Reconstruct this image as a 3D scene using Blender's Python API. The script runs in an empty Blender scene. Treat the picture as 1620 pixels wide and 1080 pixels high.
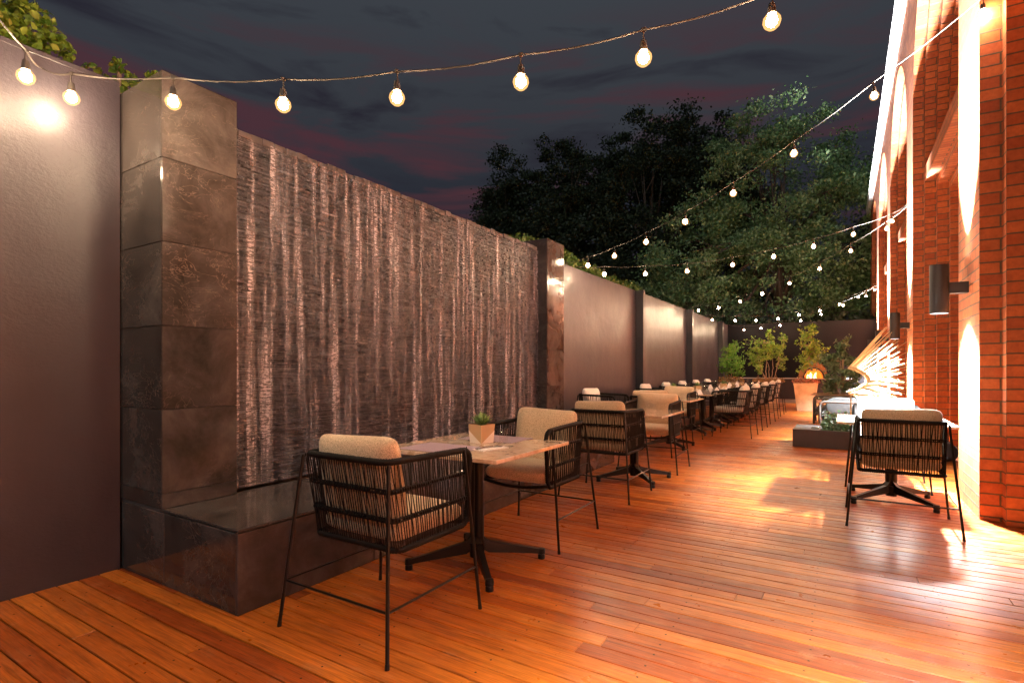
import bpy, math, random
from mathutils import Vector, Matrix
import numpy as np
random.seed(7); rng = np.random.default_rng(7)
sc = bpy.context.scene
COL = sc.collection
R = math.radians
PI = math.pi

# ------------------------------------------------------------------ camera
CAM_H, F_PX, VPX = 1.22, 846.0, 1335.0
cam_d = bpy.data.cameras.new("camera"); cam = bpy.data.objects.new("camera", cam_d); COL.objects.link(cam)
cam_d.sensor_width = 36.0; cam_d.lens = 36.0 * F_PX / 1620.0
cam_d.shift_y = 42.0 / 1620.0
cam_d.clip_start = 0.05; cam_d.clip_end = 600
YAW = math.atan2(VPX - 810.0, F_PX)
cam.location = (0, 0, CAM_H); cam.rotation_euler = (R(90), 0, YAW)
sc.camera = cam

# ------------------------------------------------------------------ world: night sky with reddish cloud bands
world = bpy.data.worlds.new("World"); sc.world = world; world.use_nodes = True
wn = world.node_tree; wn.nodes.clear()
def N(nt, t, **kw):
    n = nt.nodes.new(t)
    for k, v in kw.items():
        if k.startswith('i_'):
            n.inputs[k[2:].replace('_', ' ')].default_value = v
        else:
            setattr(n, k, v)
    return n
def ramp(nt, stops, interp='LINEAR'):
    n = nt.nodes.new('ShaderNodeValToRGB'); cr = n.color_ramp; cr.interpolation = interp
    while len(cr.elements) < len(stops): cr.elements.new(0.5)
    for e, (p, c) in zip(cr.elements, stops):
        e.position = p; e.color = (c[0], c[1], c[2], 1) if hasattr(c, '__len__') else (c, c, c, 1)
    return n
out = N(wn, 'ShaderNodeOutputWorld')
tc = N(wn, 'ShaderNodeTexCoord'); sep = N(wn, 'ShaderNodeSeparateXYZ'); wn.links.new(tc.outputs['Generated'], sep.inputs[0])
mp = N(wn, 'ShaderNodeMapping'); mp.inputs['Scale'].default_value = (1.3, 1.3, 7.0); mp.inputs['Rotation'].default_value = (R(4), R(6), 0)
wn.links.new(tc.outputs['Generated'], mp.inputs[0])
nz = N(wn, 'ShaderNodeTexNoise', i_Scale=2.3, i_Detail=7.0, i_Roughness=0.55, i_Distortion=0.5); wn.links.new(mp.outputs[0], nz.inputs['Vector'])
base = ramp(wn, [(0.0, (.010, .012, .020)), (0.28, (.013, .015, .023)), (0.42, (.026, .029, .036)), (0.62, (.036, .042, .050)), (1, (.03, .035, .045))])
wn.links.new(sep.outputs['Z'], base.inputs[0])
cl = ramp(wn, [(0.47, 0), (0.60, 1)]); wn.links.new(nz.outputs['Fac'], cl.inputs[0])
dk = ramp(wn, [(0.30, 1), (0.44, 0)]); wn.links.new(nz.outputs['Fac'], dk.inputs[0])
band = ramp(wn, [(0.14, 0.0), (0.26, 1.0), (0.44, 0.9), (0.56, 0.0)]); wn.links.new(sep.outputs['Z'], band.inputs[0])
m0 = N(wn, 'ShaderNodeMath', operation='MULTIPLY'); wn.links.new(cl.outputs[0], m0.inputs[0]); wn.links.new(band.outputs[0], m0.inputs[1])
mixr = N(wn, 'ShaderNodeMixRGB'); wn.links.new(m0.outputs[0], mixr.inputs[0]); wn.links.new(base.outputs[0], mixr.inputs[1]); mixr.inputs[2].default_value = (.054, .020, .027, 1)
mixd = N(wn, 'ShaderNodeMixRGB'); wn.links.new(dk.outputs[0], mixd.inputs[0]); wn.links.new(mixr.outputs[0], mixd.inputs[1]); mixd.inputs[2].default_value = (.014, .013, .020, 1)
bg = N(wn, 'ShaderNodeBackground', i_Strength=0.29); wn.links.new(mixd.outputs[0], bg.inputs['Color'])
sky = N(wn, 'ShaderNodeTexSky', sky_type='NISHITA', sun_disc=False); sky.sun_elevation = R(-4); sky.sun_rotation = R(200)
bg2 = N(wn, 'ShaderNodeBackground', i_Strength=0.05); wn.links.new(sky.outputs[0], bg2.inputs['Color'])
ads = N(wn, 'ShaderNodeAddShader'); wn.links.new(bg.outputs[0], ads.inputs[0]); wn.links.new(bg2.outputs[0], ads.inputs[1])
wn.links.new(ads.outputs[0], out.inputs['Surface'])

# weak cool sun added as fill to brighten the trees; no moon modelled
sd = bpy.data.lights.new("tree_fill_sun", 'SUN'); sd.energy = 0.14; sd.angle = R(12); sd.color = (.80, .92, 1.0)
so = bpy.data.objects.new("tree_fill_sun", sd); COL.objects.link(so); so.rotation_euler = (R(52), 0, R(25))

BULB_STRENGTH = 200.0
BULB_COL = (1.0, .74, .50)
SPOT_DOWN, SPOT_UP = 1250.0, 5200.0
sc.view_settings.view_transform = 'Standard'; sc.view_settings.look = 'None'
sc.view_settings.exposure = 2.1; sc.view_settings.gamma = 1.0
try:
    sc.cycles.use_denoising = True; sc.cycles.use_light_tree = True
    sc.cycles.max_bounces = 6; sc.cycles.diffuse_bounces = 3; sc.cycles.glossy_bounces = 3
    sc.cycles.transmission_bounces = 5; sc.cycles.transparent_max_bounces = 8
    sc.cycles.sample_clamp_indirect = 6.0; sc.cycles.blur_glossy = 0.5
except Exception: pass

# ------------------------------------------------------------------ materials
MATS = {}
def mat(name, color=(.5, .5, .5), rough=.5, metal=0.0, spec=.5, coat=0.0, coat_rough=.1, emit=None, es=0.0):
    m = bpy.data.materials.new(name); m.use_nodes = True
    b = m.node_tree.nodes['Principled BSDF']
    b.inputs['Base Color'].default_value = (*color, 1); b.inputs['Roughness'].default_value = rough
    b.inputs['Metallic'].default_value = metal; b.inputs['Specular IOR Level'].default_value = spec
    b.inputs['Coat Weight'].default_value = coat; b.inputs['Coat Roughness'].default_value = coat_rough
    if emit: b.inputs['Emission Color'].default_value = (*emit, 1); b.inputs['Emission Strength'].default_value = es
    MATS[name] = m; return m
def nt_of(m): return m.node_tree, m.node_tree.nodes['Principled BSDF']
def L(nt, a, b): nt.links.new(a, b)
def noise(nt, vec, scale, detail=4, rough=.5, dist=0, mapping=None):
    if mapping:
        mpn = N(nt, 'ShaderNodeMapping'); mpn.inputs['Scale'].default_value = mapping; L(nt, vec, mpn.inputs[0]); vec = mpn.outputs[0]
    n = N(nt, 'ShaderNodeTexNoise', i_Scale=scale, i_Detail=detail, i_Roughness=rough, i_Distortion=dist); L(nt, vec, n.inputs['Vector']); return n
def bump(nt, b, h, strength=.3, dist=.01, prev=None):
    n = N(nt, 'ShaderNodeBump', i_Strength=strength, i_Distance=dist); L(nt, h, n.inputs['Height'])
    if prev: L(nt, prev.outputs[0], n.inputs['Normal'])
    L(nt, n.outputs[0], b.inputs['Normal']); return n
def mixc(nt, fac, a, b, blend='MIX'):
    n = N(nt, 'ShaderNodeMixRGB', blend_type=blend)
    for i, v in ((0, fac), (1, a), (2, b)):
        if hasattr(v, 'is_linked') or hasattr(v, 'links'): L(nt, v, n.inputs[i])
        elif i == 0: n.inputs[0].default_value = v
        else: n.inputs[i].default_value = (*v, 1)
    return n

def m_deck():
    m = mat('deck_wood', rough=.34, spec=.34, coat=.14, coat_rough=.2); nt, b = nt_of(m)
    tc = N(nt, 'ShaderNodeTexCoord'); geo = N(nt, 'ShaderNodeNewGeometry')
    add = N(nt, 'ShaderNodeVectorMath', operation='ADD')
    sc_ = N(nt, 'ShaderNodeVectorMath', operation='SCALE'); L(nt, geo.outputs['Random Per Island'], sc_.inputs['Scale']); sc_.inputs[0].default_value = (37., 91., 13.)
    L(nt, tc.outputs['Object'], add.inputs[0]); L(nt, sc_.outputs[0], add.inputs[1])
    g1 = noise(nt, add.outputs[0], 6, 7, .6, 1.2, (.35, 7, 1)); g2 = noise(nt, add.outputs[0], 30, 5, .6, .3, (.25, 9, 1)); g3 = noise(nt, tc.outputs['Object'], 1.3, 3)
    pal = ramp(nt, [(0, (.23, .040, .006)), (.22, (.35, .076, .008)), (.5, (.46, .118, .012)), (.78, (.55, .165, .018)), (1, (.29, .056, .007))])
    L(nt, geo.outputs['Random Per Island'], pal.inputs[0])
    r1 = ramp(nt, [(.34, (.42, .30, .28)), (.50, (.92, .88, .86)), (.66, (1.22, 1.2, 1.15))]); L(nt, g1.outputs['Fac'], r1.inputs[0])
    r2 = ramp(nt, [(.36, (.55, .46, .44)), (.56, (1.08, 1.08, 1.08))]); L(nt, g2.outputs['Fac'], r2.inputs[0])
    a = mixc(nt, .75, pal.outputs[0], r1.outputs[0], 'MULTIPLY'); c = mixc(nt, .7, a.outputs[0], r2.outputs[0], 'MULTIPLY')
    r3 = ramp(nt, [(.3, (.8, .74, .72)), (.7, (1.1, 1.12, 1.12))]); L(nt, g3.outputs['Fac'], r3.inputs[0])
    d0 = mixc(nt, .8, c.outputs[0], r3.outputs[0], 'MULTIPLY')
    sf = noise(nt, tc.outputs['Object'], 5.5, 8, .72, 1.0, (.6, 1.6, 1)); rs = ramp(nt, [(.56, 0), (.68, .30)]); L(nt, sf.outputs['Fac'], rs.inputs[0]); d1 = mixc(nt, rs.outputs[0], d0.outputs[0], (.50, .24, .11))
    st = noise(nt, tc.outputs['Object'], 2.6, 7, .7, .6); rt = ramp(nt, [(.30, .18), (.42, 0)]); L(nt, st.outputs['Fac'], rt.inputs[0]); d = mixc(nt, rt.outputs[0], d1.outputs[0], (.12, .028, .010)); L(nt, d.outputs[0], b.inputs['Base Color'])
    rr = ramp(nt, [(.3, .26), (.7, .46)]); g4 = noise(nt, tc.outputs['Object'], 9, 5, .6); L(nt, g4.outputs['Fac'], rr.inputs[0]); L(nt, rr.outputs[0], b.inputs['Roughness'])
    bump(nt, b, g2.outputs['Fac'], .16, .004)
m_deck()

def m_paint(name, col, rough=.38, coat=.0, scale=38, bs=.25, spec=.5):
    m = mat(name, col, rough, spec=spec, coat=coat, coat_rough=.2); nt, b = nt_of(m)
    tc = N(nt, 'ShaderNodeTexCoord')
    a = noise(nt, tc.outputs['Object'], 1.6, 5, .6); s = noise(nt, tc.outputs['Object'], 2.2, 4, .6, 0, (3, 3, .25))
    r = ramp(nt, [(.3, tuple(c * .86 for c in col)), (.7, tuple(c * 1.12 for c in col))]); L(nt, a.outputs['Fac'], r.inputs[0])
    r2 = ramp(nt, [(.35, (.92, .92, .93)), (.7, (1.05, 1.04, 1.03))]); L(nt, s.outputs['Fac'], r2.inputs[0])
    c = mixc(nt, 1.0, r.outputs[0], r2.outputs[0], 'MULTIPLY'); L(nt, c.outputs[0], b.inputs['Base Color'])
    rr = ramp(nt, [(.3, rough * .8), (.7, rough * 1.2)]); L(nt, a.outputs['Fac'], rr.inputs[0]); L(nt, rr.outputs[0], b.inputs['Roughness'])
    f = noise(nt, tc.outputs['Object'], scale, 5, .65, 0, (1, 1, 1.6)); bb = bump(nt, b, f.outputs['Fac'], bs, .012)
    g = noise(nt, tc.outputs['Object'], 4, 3, .5); bump(nt, b, g.outputs['Fac'], .12, .05, bb)
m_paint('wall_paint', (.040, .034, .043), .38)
m_paint('post_unlit_paint', (.018, .015, .018), .4)  # wall tone darkened: the posts' unlit faces are put into the colour
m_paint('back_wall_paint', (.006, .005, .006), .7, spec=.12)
m_paint('counter_paint', (.024, .021, .027), .5, spec=.25)
m_paint('concrete_light', (.36, .33, .31), .7, scale=20)
m_paint('dark_box_paint', (.045, .038, .036), .5)
m_paint('coping', (.085, .070, .068), .7, scale=25, bs=.5)

def m_tile():
    m = mat('marble_tile', rough=.2, spec=.55); nt, b = nt_of(m)
    tc = N(nt, 'ShaderNodeTexCoord'); geo = N(nt, 'ShaderNodeNewGeometry')
    add = N(nt, 'ShaderNodeVectorMath', operation='ADD'); s_ = N(nt, 'ShaderNodeVectorMath', operation='SCALE'); s_.inputs[0].default_value = (17., 31., 53.)
    L(nt, geo.outputs['Random Per Island'], s_.inputs['Scale']); L(nt, tc.outputs['Object'], add.inputs[0]); L(nt, s_.outputs[0], add.inputs[1])
    v = add.outputs[0]
    a = noise(nt, v, 3.0, 8, .66, .5)
    r = ramp(nt, [(.30, (.022, .018, .016)), (.5, (.050, .041, .037)), (.72, (.098, .082, .074))]); L(nt, a.outputs['Fac'], r.inputs[0])
    w = noise(nt, v, 3.2, 3, .55, 2.8, (1, 1, 1.8)); sb = N(nt, 'ShaderNodeMath', operation='SUBTRACT'); L(nt, w.outputs['Fac'], sb.inputs[0]); sb.inputs[1].default_value = .5
    ab = N(nt, 'ShaderNodeMath', operation='ABSOLUTE'); L(nt, sb.outputs[0], ab.inputs[0])
    vr = ramp(nt, [(0, .55), (.004, .25), (.014, 0)]); L(nt, ab.outputs[0], vr.inputs[0])
    msk = noise(nt, v, 1.7, 3); mr = ramp(nt, [(.44, 0), (.66, .9)]); L(nt, msk.outputs['Fac'], mr.inputs[0])
    mm = N(nt, 'ShaderNodeMath', operation='MULTIPLY'); L(nt, vr.outputs[0], mm.inputs[0]); L(nt, mr.outputs[0], mm.inputs[1])
    vor = N(nt, 'ShaderNodeTexVoronoi', feature='DISTANCE_TO_EDGE', i_Scale=4.5); dv = N(nt, 'ShaderNodeVectorMath', operation='ADD')
    nn = noise(nt, v, 5, 4); sv = N(nt, 'ShaderNodeVectorMath', operation='SCALE'); sv.inputs['Scale'].default_value = .45; L(nt, nn.outputs['Color'], sv.inputs[0]); L(nt, v, dv.inputs[0]); L(nt, sv.outputs[0], dv.inputs[1]); L(nt, dv.outputs[0], vor.inputs['Vector'])
    vr2 = ramp(nt, [(0, .35), (.008, 0)]); L(nt, vor.outputs['Distance'], vr2.inputs[0])
    m2 = N(nt, 'ShaderNodeMath', operation='MULTIPLY'); L(nt, vr2.outputs[0], m2.inputs[0]); L(nt, mr.outputs[0], m2.inputs[1])
    mx = N(nt, 'ShaderNodeMath', operation='MAXIMUM'); L(nt, mm.outputs[0], mx.inputs[0]); L(nt, m2.outputs[0], mx.inputs[1])
    c = mixc(nt, mx.outputs[0], r.outputs[0], (.26, .19, .15)); L(nt, c.outputs[0], b.inputs['Base Color'])
    rr = ramp(nt, [(.3, .07), (.7, .15)]); q = noise(nt, v, 3, 5); L(nt, q.outputs['Fac'], rr.inputs[0]); L(nt, rr.outputs[0], b.inputs['Roughness'])
    f = noise(nt, v, 60, 3); bump(nt, b, f.outputs['Fac'], .06, .004)
m_tile()
mat('grout', (.06, .055, .05), .8)

def m_slate():
    m = mat('slate', rough=.4, spec=.55); nt, b = nt_of(m)
    tc = N(nt, 'ShaderNodeTexCoord'); geo = N(nt, 'ShaderNodeNewGeometry')
    at = N(nt, 'ShaderNodeAttribute', attribute_name='tone')
    a = noise(nt, tc.outputs['Object'], 1.4, 5, .6); f = noise(nt, tc.outputs['Object'], 55, 4, .7, 0, (1, .6, 3))
    r = ramp(nt, [(.0, (.018, .017, .022)), (.5, (.060, .056, .068)), (.85, (.108, .100, .118)), (1, (.20, .19, .21))]); L(nt, at.outputs['Fac'], r.inputs[0])
    r2 = ramp(nt, [(.3, (.75, .75, .78)), (.7, (1.2, 1.15, 1.1))]); L(nt, a.outputs['Fac'], r2.inputs[0])
    c = mixc(nt, 1, r.outputs[0], r2.outputs[0], 'MULTIPLY'); L(nt, c.outputs[0], b.inputs['Base Color'])
    bump(nt, b, f.outputs['Fac'], .6, .008)
m_slate()

def m_water():
    m = mat('water_film', (.56, .49, .52), .22); nt, b = nt_of(m)
    tc = N(nt, 'ShaderNodeTexCoord')
    a = noise(nt, tc.outputs['Object'], 13, 6, .66, .15, (1, 1, .045)); br = noise(nt, tc.outputs['Object'], 26, 4, .7, 0, (1, .8, 3.2)); big = noise(nt, tc.outputs['Object'], .9, 2, .5, 0, (1, 1, .5))
    r = ramp(nt, [(.47, 0), (.535, .30), (.615, .88)]); L(nt, a.outputs['Fac'], r.inputs[0])
    r2 = ramp(nt, [(.38, .12), (.58, 1)]); L(nt, br.outputs['Fac'], r2.inputs[0])
    r3 = ramp(nt, [(.25, .45), (.6, 1)]); L(nt, big.outputs['Fac'], r3.inputs[0])
    mu = N(nt, 'ShaderNodeMath', operation='MULTIPLY'); L(nt, r.outputs[0], mu.inputs[0]); L(nt, r2.outputs[0], mu.inputs[1])
    mv = N(nt, 'ShaderNodeMath', operation='MULTIPLY'); L(nt, mu.outputs[0], mv.inputs[0]); L(nt, r3.outputs[0], mv.inputs[1])
    L(nt, mv.outputs[0], b.inputs['Alpha'])
    bump(nt, b, a.outputs['Fac'], .4, .02)
m_water()

def m_brick(name, bw, off):
    m = mat(name, rough=.72, spec=.4); nt, b = nt_of(m)
    uv = N(nt, 'ShaderNodeUVMap'); tc = N(nt, 'ShaderNodeTexCoord')
    br = N(nt, 'ShaderNodeTexBrick', offset=off, squash=1.0)
    br.inputs['Scale'].default_value = 1.0; br.inputs['Mortar Size'].default_value = .007; br.inputs['Mortar Smooth'].default_value = .25
    br.inputs['Brick Width'].default_value = bw; br.inputs['Row Height'].default_value = .0925; br.inputs['Bias'].default_value = -.15
    br.inputs['Color1'].default_value = (.52, .145, .042, 1); br.inputs['Color2'].default_value = (.32, .070, .024, 1); br.inputs['Mortar'].default_value = (.13, .088, .052, 1)
    ns = noise(nt, uv.outputs[0], 5, 3); sv = N(nt, 'ShaderNodeVectorMath', operation='MULTIPLY_ADD'); L(nt, ns.outputs['Color'], sv.inputs[0]); sv.inputs[1].default_value = (.006, .006, 0); L(nt, uv.outputs[0], sv.inputs[2])
    L(nt, sv.outputs[0], br.inputs['Vector'])
    a = noise(nt, tc.outputs['Object'], 22, 5, .65); r = ramp(nt, [(.3, (.72, .68, .66)), (.65, (1.12, 1.1, 1.1))]); L(nt, a.outputs['Fac'], r.inputs[0])
    c = mixc(nt, .85, br.outputs['Color'], r.outputs[0], 'MULTIPLY'); L(nt, c.outputs[0], b.inputs['Base Color'])
    inv = N(nt, 'ShaderNodeMath', operation='SUBTRACT'); inv.inputs[0].default_value = 1; L(nt, br.outputs['Fac'], inv.inputs[1])
    b1 = bump(nt, b, inv.outputs[0], 1.0, .02); f = noise(nt, tc.outputs['Object'], 120, 3, .6); bump(nt, b, f.outputs['Fac'], .25, .004, b1)
m_brick('brick', .232, .5); m_brick('brick_reveal', .264, .5)

def m_fabric(name, c1, c2, scale=220, rough=.95):
    m = mat(name, c1, rough, spec=.15); nt, b = nt_of(m); b.inputs['Sheen Weight'].default_value = .25
    tc = N(nt, 'ShaderNodeTexCoord'); a = noise(nt, tc.outputs['Object'], scale, 2, .7); r = ramp(nt, [(.36, c2), (.5, c1), (.68, tuple(min(1, x * 1.25) for x in c1))]); L(nt, a.outputs['Fac'], r.inputs[0])
    L(nt, r.outputs[0], b.inputs['Base Color']); bb = bump(nt, b, a.outputs['Fac'], .5, .003)
    g = noise(nt, tc.outputs['Object'], 7, 3, .5, .4); bump(nt, b, g.outputs['Fac'], .35, .03, bb)
m_fabric('cushion_tweed', (.60, .47, .31), (.32, .24, .15))
m_fabric('cushion_white', (.72, .68, .60), (.50, .46, .40))
m_fabric('cushion_grey', (.045, .048, .048), (.024, .027, .028), 160)
m_fabric('cushion_blue_grey', (.10, .12, .15), (.06, .07, .09), 160)
m_fabric('placemat', (.30, .22, .27), (.13, .09, .14), 300)
m_fabric('napkin', (.82, .74, .70), (.70, .62, .58), 90)
mat('metal_black', (.006, .0055, .005), .4, .2, spec=.35)
def m_rope():
    m = mat('rope', (.007, .006, .0055), .7, spec=.18); nt, b = nt_of(m); tc = N(nt, 'ShaderNodeTexCoord'); a = noise(nt, tc.outputs['Object'], 300, 2); bump(nt, b, a.outputs['Fac'], .5, .002)
m_rope()
mat('iron', (.007, .0065, .006), .36, .2, spec=.4)
mat('steel', (.45, .43, .42), .25, 1.0)
mat('lamp_metal', (.022, .018, .017), .45, .2)
mat('white_metal', (.8, .78, .76), .4)
mat('alu_grey', (.10, .105, .098), .5, .1)
mat('cable', (.045, .036, .028), .55)
mat('leather_dark', (.025, .022, .022), .4)
def m_marble_top():
    m = mat('table_marble', rough=.09, spec=.5, coat=.3, coat_rough=.04); nt, b = nt_of(m); tc = N(nt, 'ShaderNodeTexCoord'); v = tc.outputs['Object']
    a = noise(nt, v, 9, 6, .6, 1.5); r = ramp(nt, [(.3, (.40, .26, .16)), (.46, (.50, .36, .24)), (.56, (.58, .44, .32)), (.72, (.66, .53, .41))]); L(nt, a.outputs['Fac'], r.inputs[0])
    vor = N(nt, 'ShaderNodeTexVoronoi', feature='DISTANCE_TO_EDGE', i_Scale=14.0); nn = noise(nt, v, 8, 4); ad = N(nt, 'ShaderNodeVectorMath', operation='MULTIPLY_ADD'); L(nt, nn.outputs['Color'], ad.inputs[0]); ad.inputs[1].default_value = (.25, .25, .25); L(nt, v, ad.inputs[2]); L(nt, ad.outputs[0], vor.inputs['Vector'])
    rv = ramp(nt, [(0, .45), (.04, 0)]); L(nt, vor.outputs['Distance'], rv.inputs[0]); c = mixc(nt, rv.outputs[0], r.outputs[0], (.74, .64, .54)); L(nt, c.outputs[0], b.inputs['Base Color'])
m_marble_top()
def m_stone():
    m = mat('sandstone', rough=.75); nt, b = nt_of(m); tc = N(nt, 'ShaderNodeTexCoord'); a = noise(nt, tc.outputs['Object'], 5, 6, .65); r = ramp(nt, [(.3, (.40, .27, .14)), (.7, (.62, .46, .27))]); L(nt, a.outputs['Fac'], r.inputs[0]); L(nt, r.outputs[0], b.inputs['Base Color']); bump(nt, b, a.outputs['Fac'], .3, .02)
m_stone()
mat('pot_tan', (.52, .36, .20), .55); mat('pot_white', (.80, .72, .64), .5)
mat('soil', (.03, .02, .014), .9)
def m_oven():
    m = mat('oven_clay', rough=.7); nt, b = nt_of(m); tc = N(nt, 'ShaderNodeTexCoord'); a = noise(nt, tc.outputs['Object'], 8, 5, .65); r = ramp(nt, [(.3, (.24, .10, .035)), (.7, (.38, .18, .06))]); L(nt, a.outputs['Fac'], r.inputs[0]); L(nt, r.outputs[0], b.inputs['Base Color']); bump(nt, b, a.outputs['Fac'], .4, .02)
m_oven()
def m_fire():
    m = mat('fire', (.8, .3, .05), .8, emit=(1, .18, .02), es=.17); nt, b = nt_of(m); tc = N(nt, 'ShaderNodeTexCoord'); a = noise(nt, tc.outputs['Object'], 9, 4, .6, .6)
    r = ramp(nt, [(.35, (.5, .04, .005)), (.55, (1, .20, .02)), (.75, (1, .5, .12))]); L(nt, a.outputs['Fac'], r.inputs[0]); L(nt, r.outputs[0], b.inputs['Emission Color'])
m_fire()
mat('ember_brick', (.55, .22, .08), .8)
mat('flame', (1, .8, .4), .5, emit=(1, .62, .22), es=2.2)
mat('rattan', (.68, .50, .27), .5)
mat('filament', (1, 1, 1), .3, emit=BULB_COL, es=BULB_STRENGTH)
m = mat('bulb_halo_glass', (1, 1, 1), .1); nt, b = nt_of(m); o_ = [n for n in nt.nodes if n.type == 'OUTPUT_MATERIAL'][0]
tr_ = N(nt, 'ShaderNodeBsdfTransparent'); tr_.inputs[0].default_value = (.97, .93, .86, 1); em_ = N(nt, 'ShaderNodeEmission', i_Strength=.17); em_.inputs[0].default_value = (1, .50, .16, 1)  # warm emission on the shell paints a halo around the filament
a_ = N(nt, 'ShaderNodeAddShader'); L(nt, tr_.outputs[0], a_.inputs[0]); L(nt, em_.outputs[0], a_.inputs[1]); L(nt, a_.outputs[0], o_.inputs['Surface'])
mat('lamp_glow', (1, 1, 1), .3, emit=(.92, .96, 1), es=40)
m = mat('glass', (1, 1, 1), .03); nt, b = nt_of(m); o_ = [n for n in nt.nodes if n.type == 'OUTPUT_MATERIAL'][0]
lw = N(nt, 'ShaderNodeValue'); lw.outputs[0].default_value = .05; tr_ = N(nt, 'ShaderNodeBsdfTransparent'); tr_.inputs[0].default_value = (.985, .985, .985, 1); gl_ = N(nt, 'ShaderNodeBsdfGlossy', i_Roughness=.04)
mx_ = N(nt, 'ShaderNodeMixShader'); L(nt, lw.outputs[0], mx_.inputs[0]); L(nt, tr_.outputs[0], mx_.inputs[1]); L(nt, gl_.outputs[0], mx_.inputs[2]); L(nt, mx_.outputs[0], o_.inputs['Surface'])
mat('window_glass', (.02, .025, .03), .05, spec=.8)
def m_bark(name, c):
    m = mat(name, c, .85); nt, b = nt_of(m); tc = N(nt, 'ShaderNodeTexCoord'); a = noise(nt, tc.outputs['Object'], 14, 5, .7, .5, (1, 1, .3)); r = ramp(nt, [(.3, tuple(x * .5 for x in c)), (.7, tuple(x * 1.4 for x in c))]); L(nt, a.outputs['Fac'], r.inputs[0]); L(nt, r.outputs[0], b.inputs['Base Color']); bump(nt, b, a.outputs['Fac'], .6, .02)
m_bark('bark', (.10, .07, .05)); m_bark('bark_pale', (.34, .24, .16)); m_bark('stake_wood', (.30, .20, .11))
def m_leaf(name, stops, trans=.25, rough=.5):
    m = mat(name, stops[0][1], rough, spec=.4); nt, b = nt_of(m); geo = N(nt, 'ShaderNodeNewGeometry'); r = ramp(nt, stops); L(nt, geo.outputs['Random Per Island'], r.inputs[0]); L(nt, r.outputs[0], b.inputs['Base Color'])
    if trans:
        o = [n for n in nt.nodes if n.type == 'OUTPUT_MATERIAL'][0]; t = N(nt, 'ShaderNodeBsdfTranslucent'); L(nt, r.outputs[0], t.inputs['Color']); mx = N(nt, 'ShaderNodeMixShader'); mx.inputs[0].default_value = trans; L(nt, b.outputs[0], mx.inputs[1]); L(nt, t.outputs[0], mx.inputs[2]); L(nt, mx.outputs[0], o.inputs['Surface'])
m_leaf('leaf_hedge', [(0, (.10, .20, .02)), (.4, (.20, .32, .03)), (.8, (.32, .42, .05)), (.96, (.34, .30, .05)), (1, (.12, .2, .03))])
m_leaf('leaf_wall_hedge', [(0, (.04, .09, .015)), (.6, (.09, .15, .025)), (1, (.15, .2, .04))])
m_leaf('leaf_tree_painted_lit', [(0, (.08, .17, .05)), (.5, (.20, .34, .13)), (.85, (.36, .50, .26)), (1, (.36, .42, .18))])  # brighter leaf colour stands in for light falling on this tree
m_leaf('leaf_tree_dark', [(0, (.016, .026, .013)), (.6, (.030, .046, .020)), (.9, (.06, .08, .035)), (1, (.09, .11, .05))])  # on the trees this darker leaf colour stands in for missing light
m_leaf('leaf_pot', [(0, (.10, .22, .02)), (.5, (.20, .36, .04)), (.85, (.32, .46, .07)), (1, (.36, .34, .08))])
m_leaf('leaf_pot_deep', [(0, (.06, .17, .015)), (.5, (.12, .30, .03)), (1, (.22, .42, .06))])
m_leaf('leaf_bronze', [(0, (.20, .08, .03)), (.4, (.34, .16, .05)), (.7, (.18, .16, .04)), (1, (.45, .22, .10))])
m_leaf('leaf_flower', [(0, (.30, .06, .04)), (.35, (.55, .16, .08)), (.6, (.22, .18, .05)), (.85, (.65, .3, .2)), (1, (.4, .1, .05))])
m_leaf('leaf_grey_green', [(0, (.05, .11, .04)), (.5, (.12, .2, .09)), (1, (.24, .32, .18))])
m_leaf('leaf_succulent', [(0, (.08, .17, .05)), (.6, (.17, .32, .10)), (1, (.32, .46, .18))], 0, .4)

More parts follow.
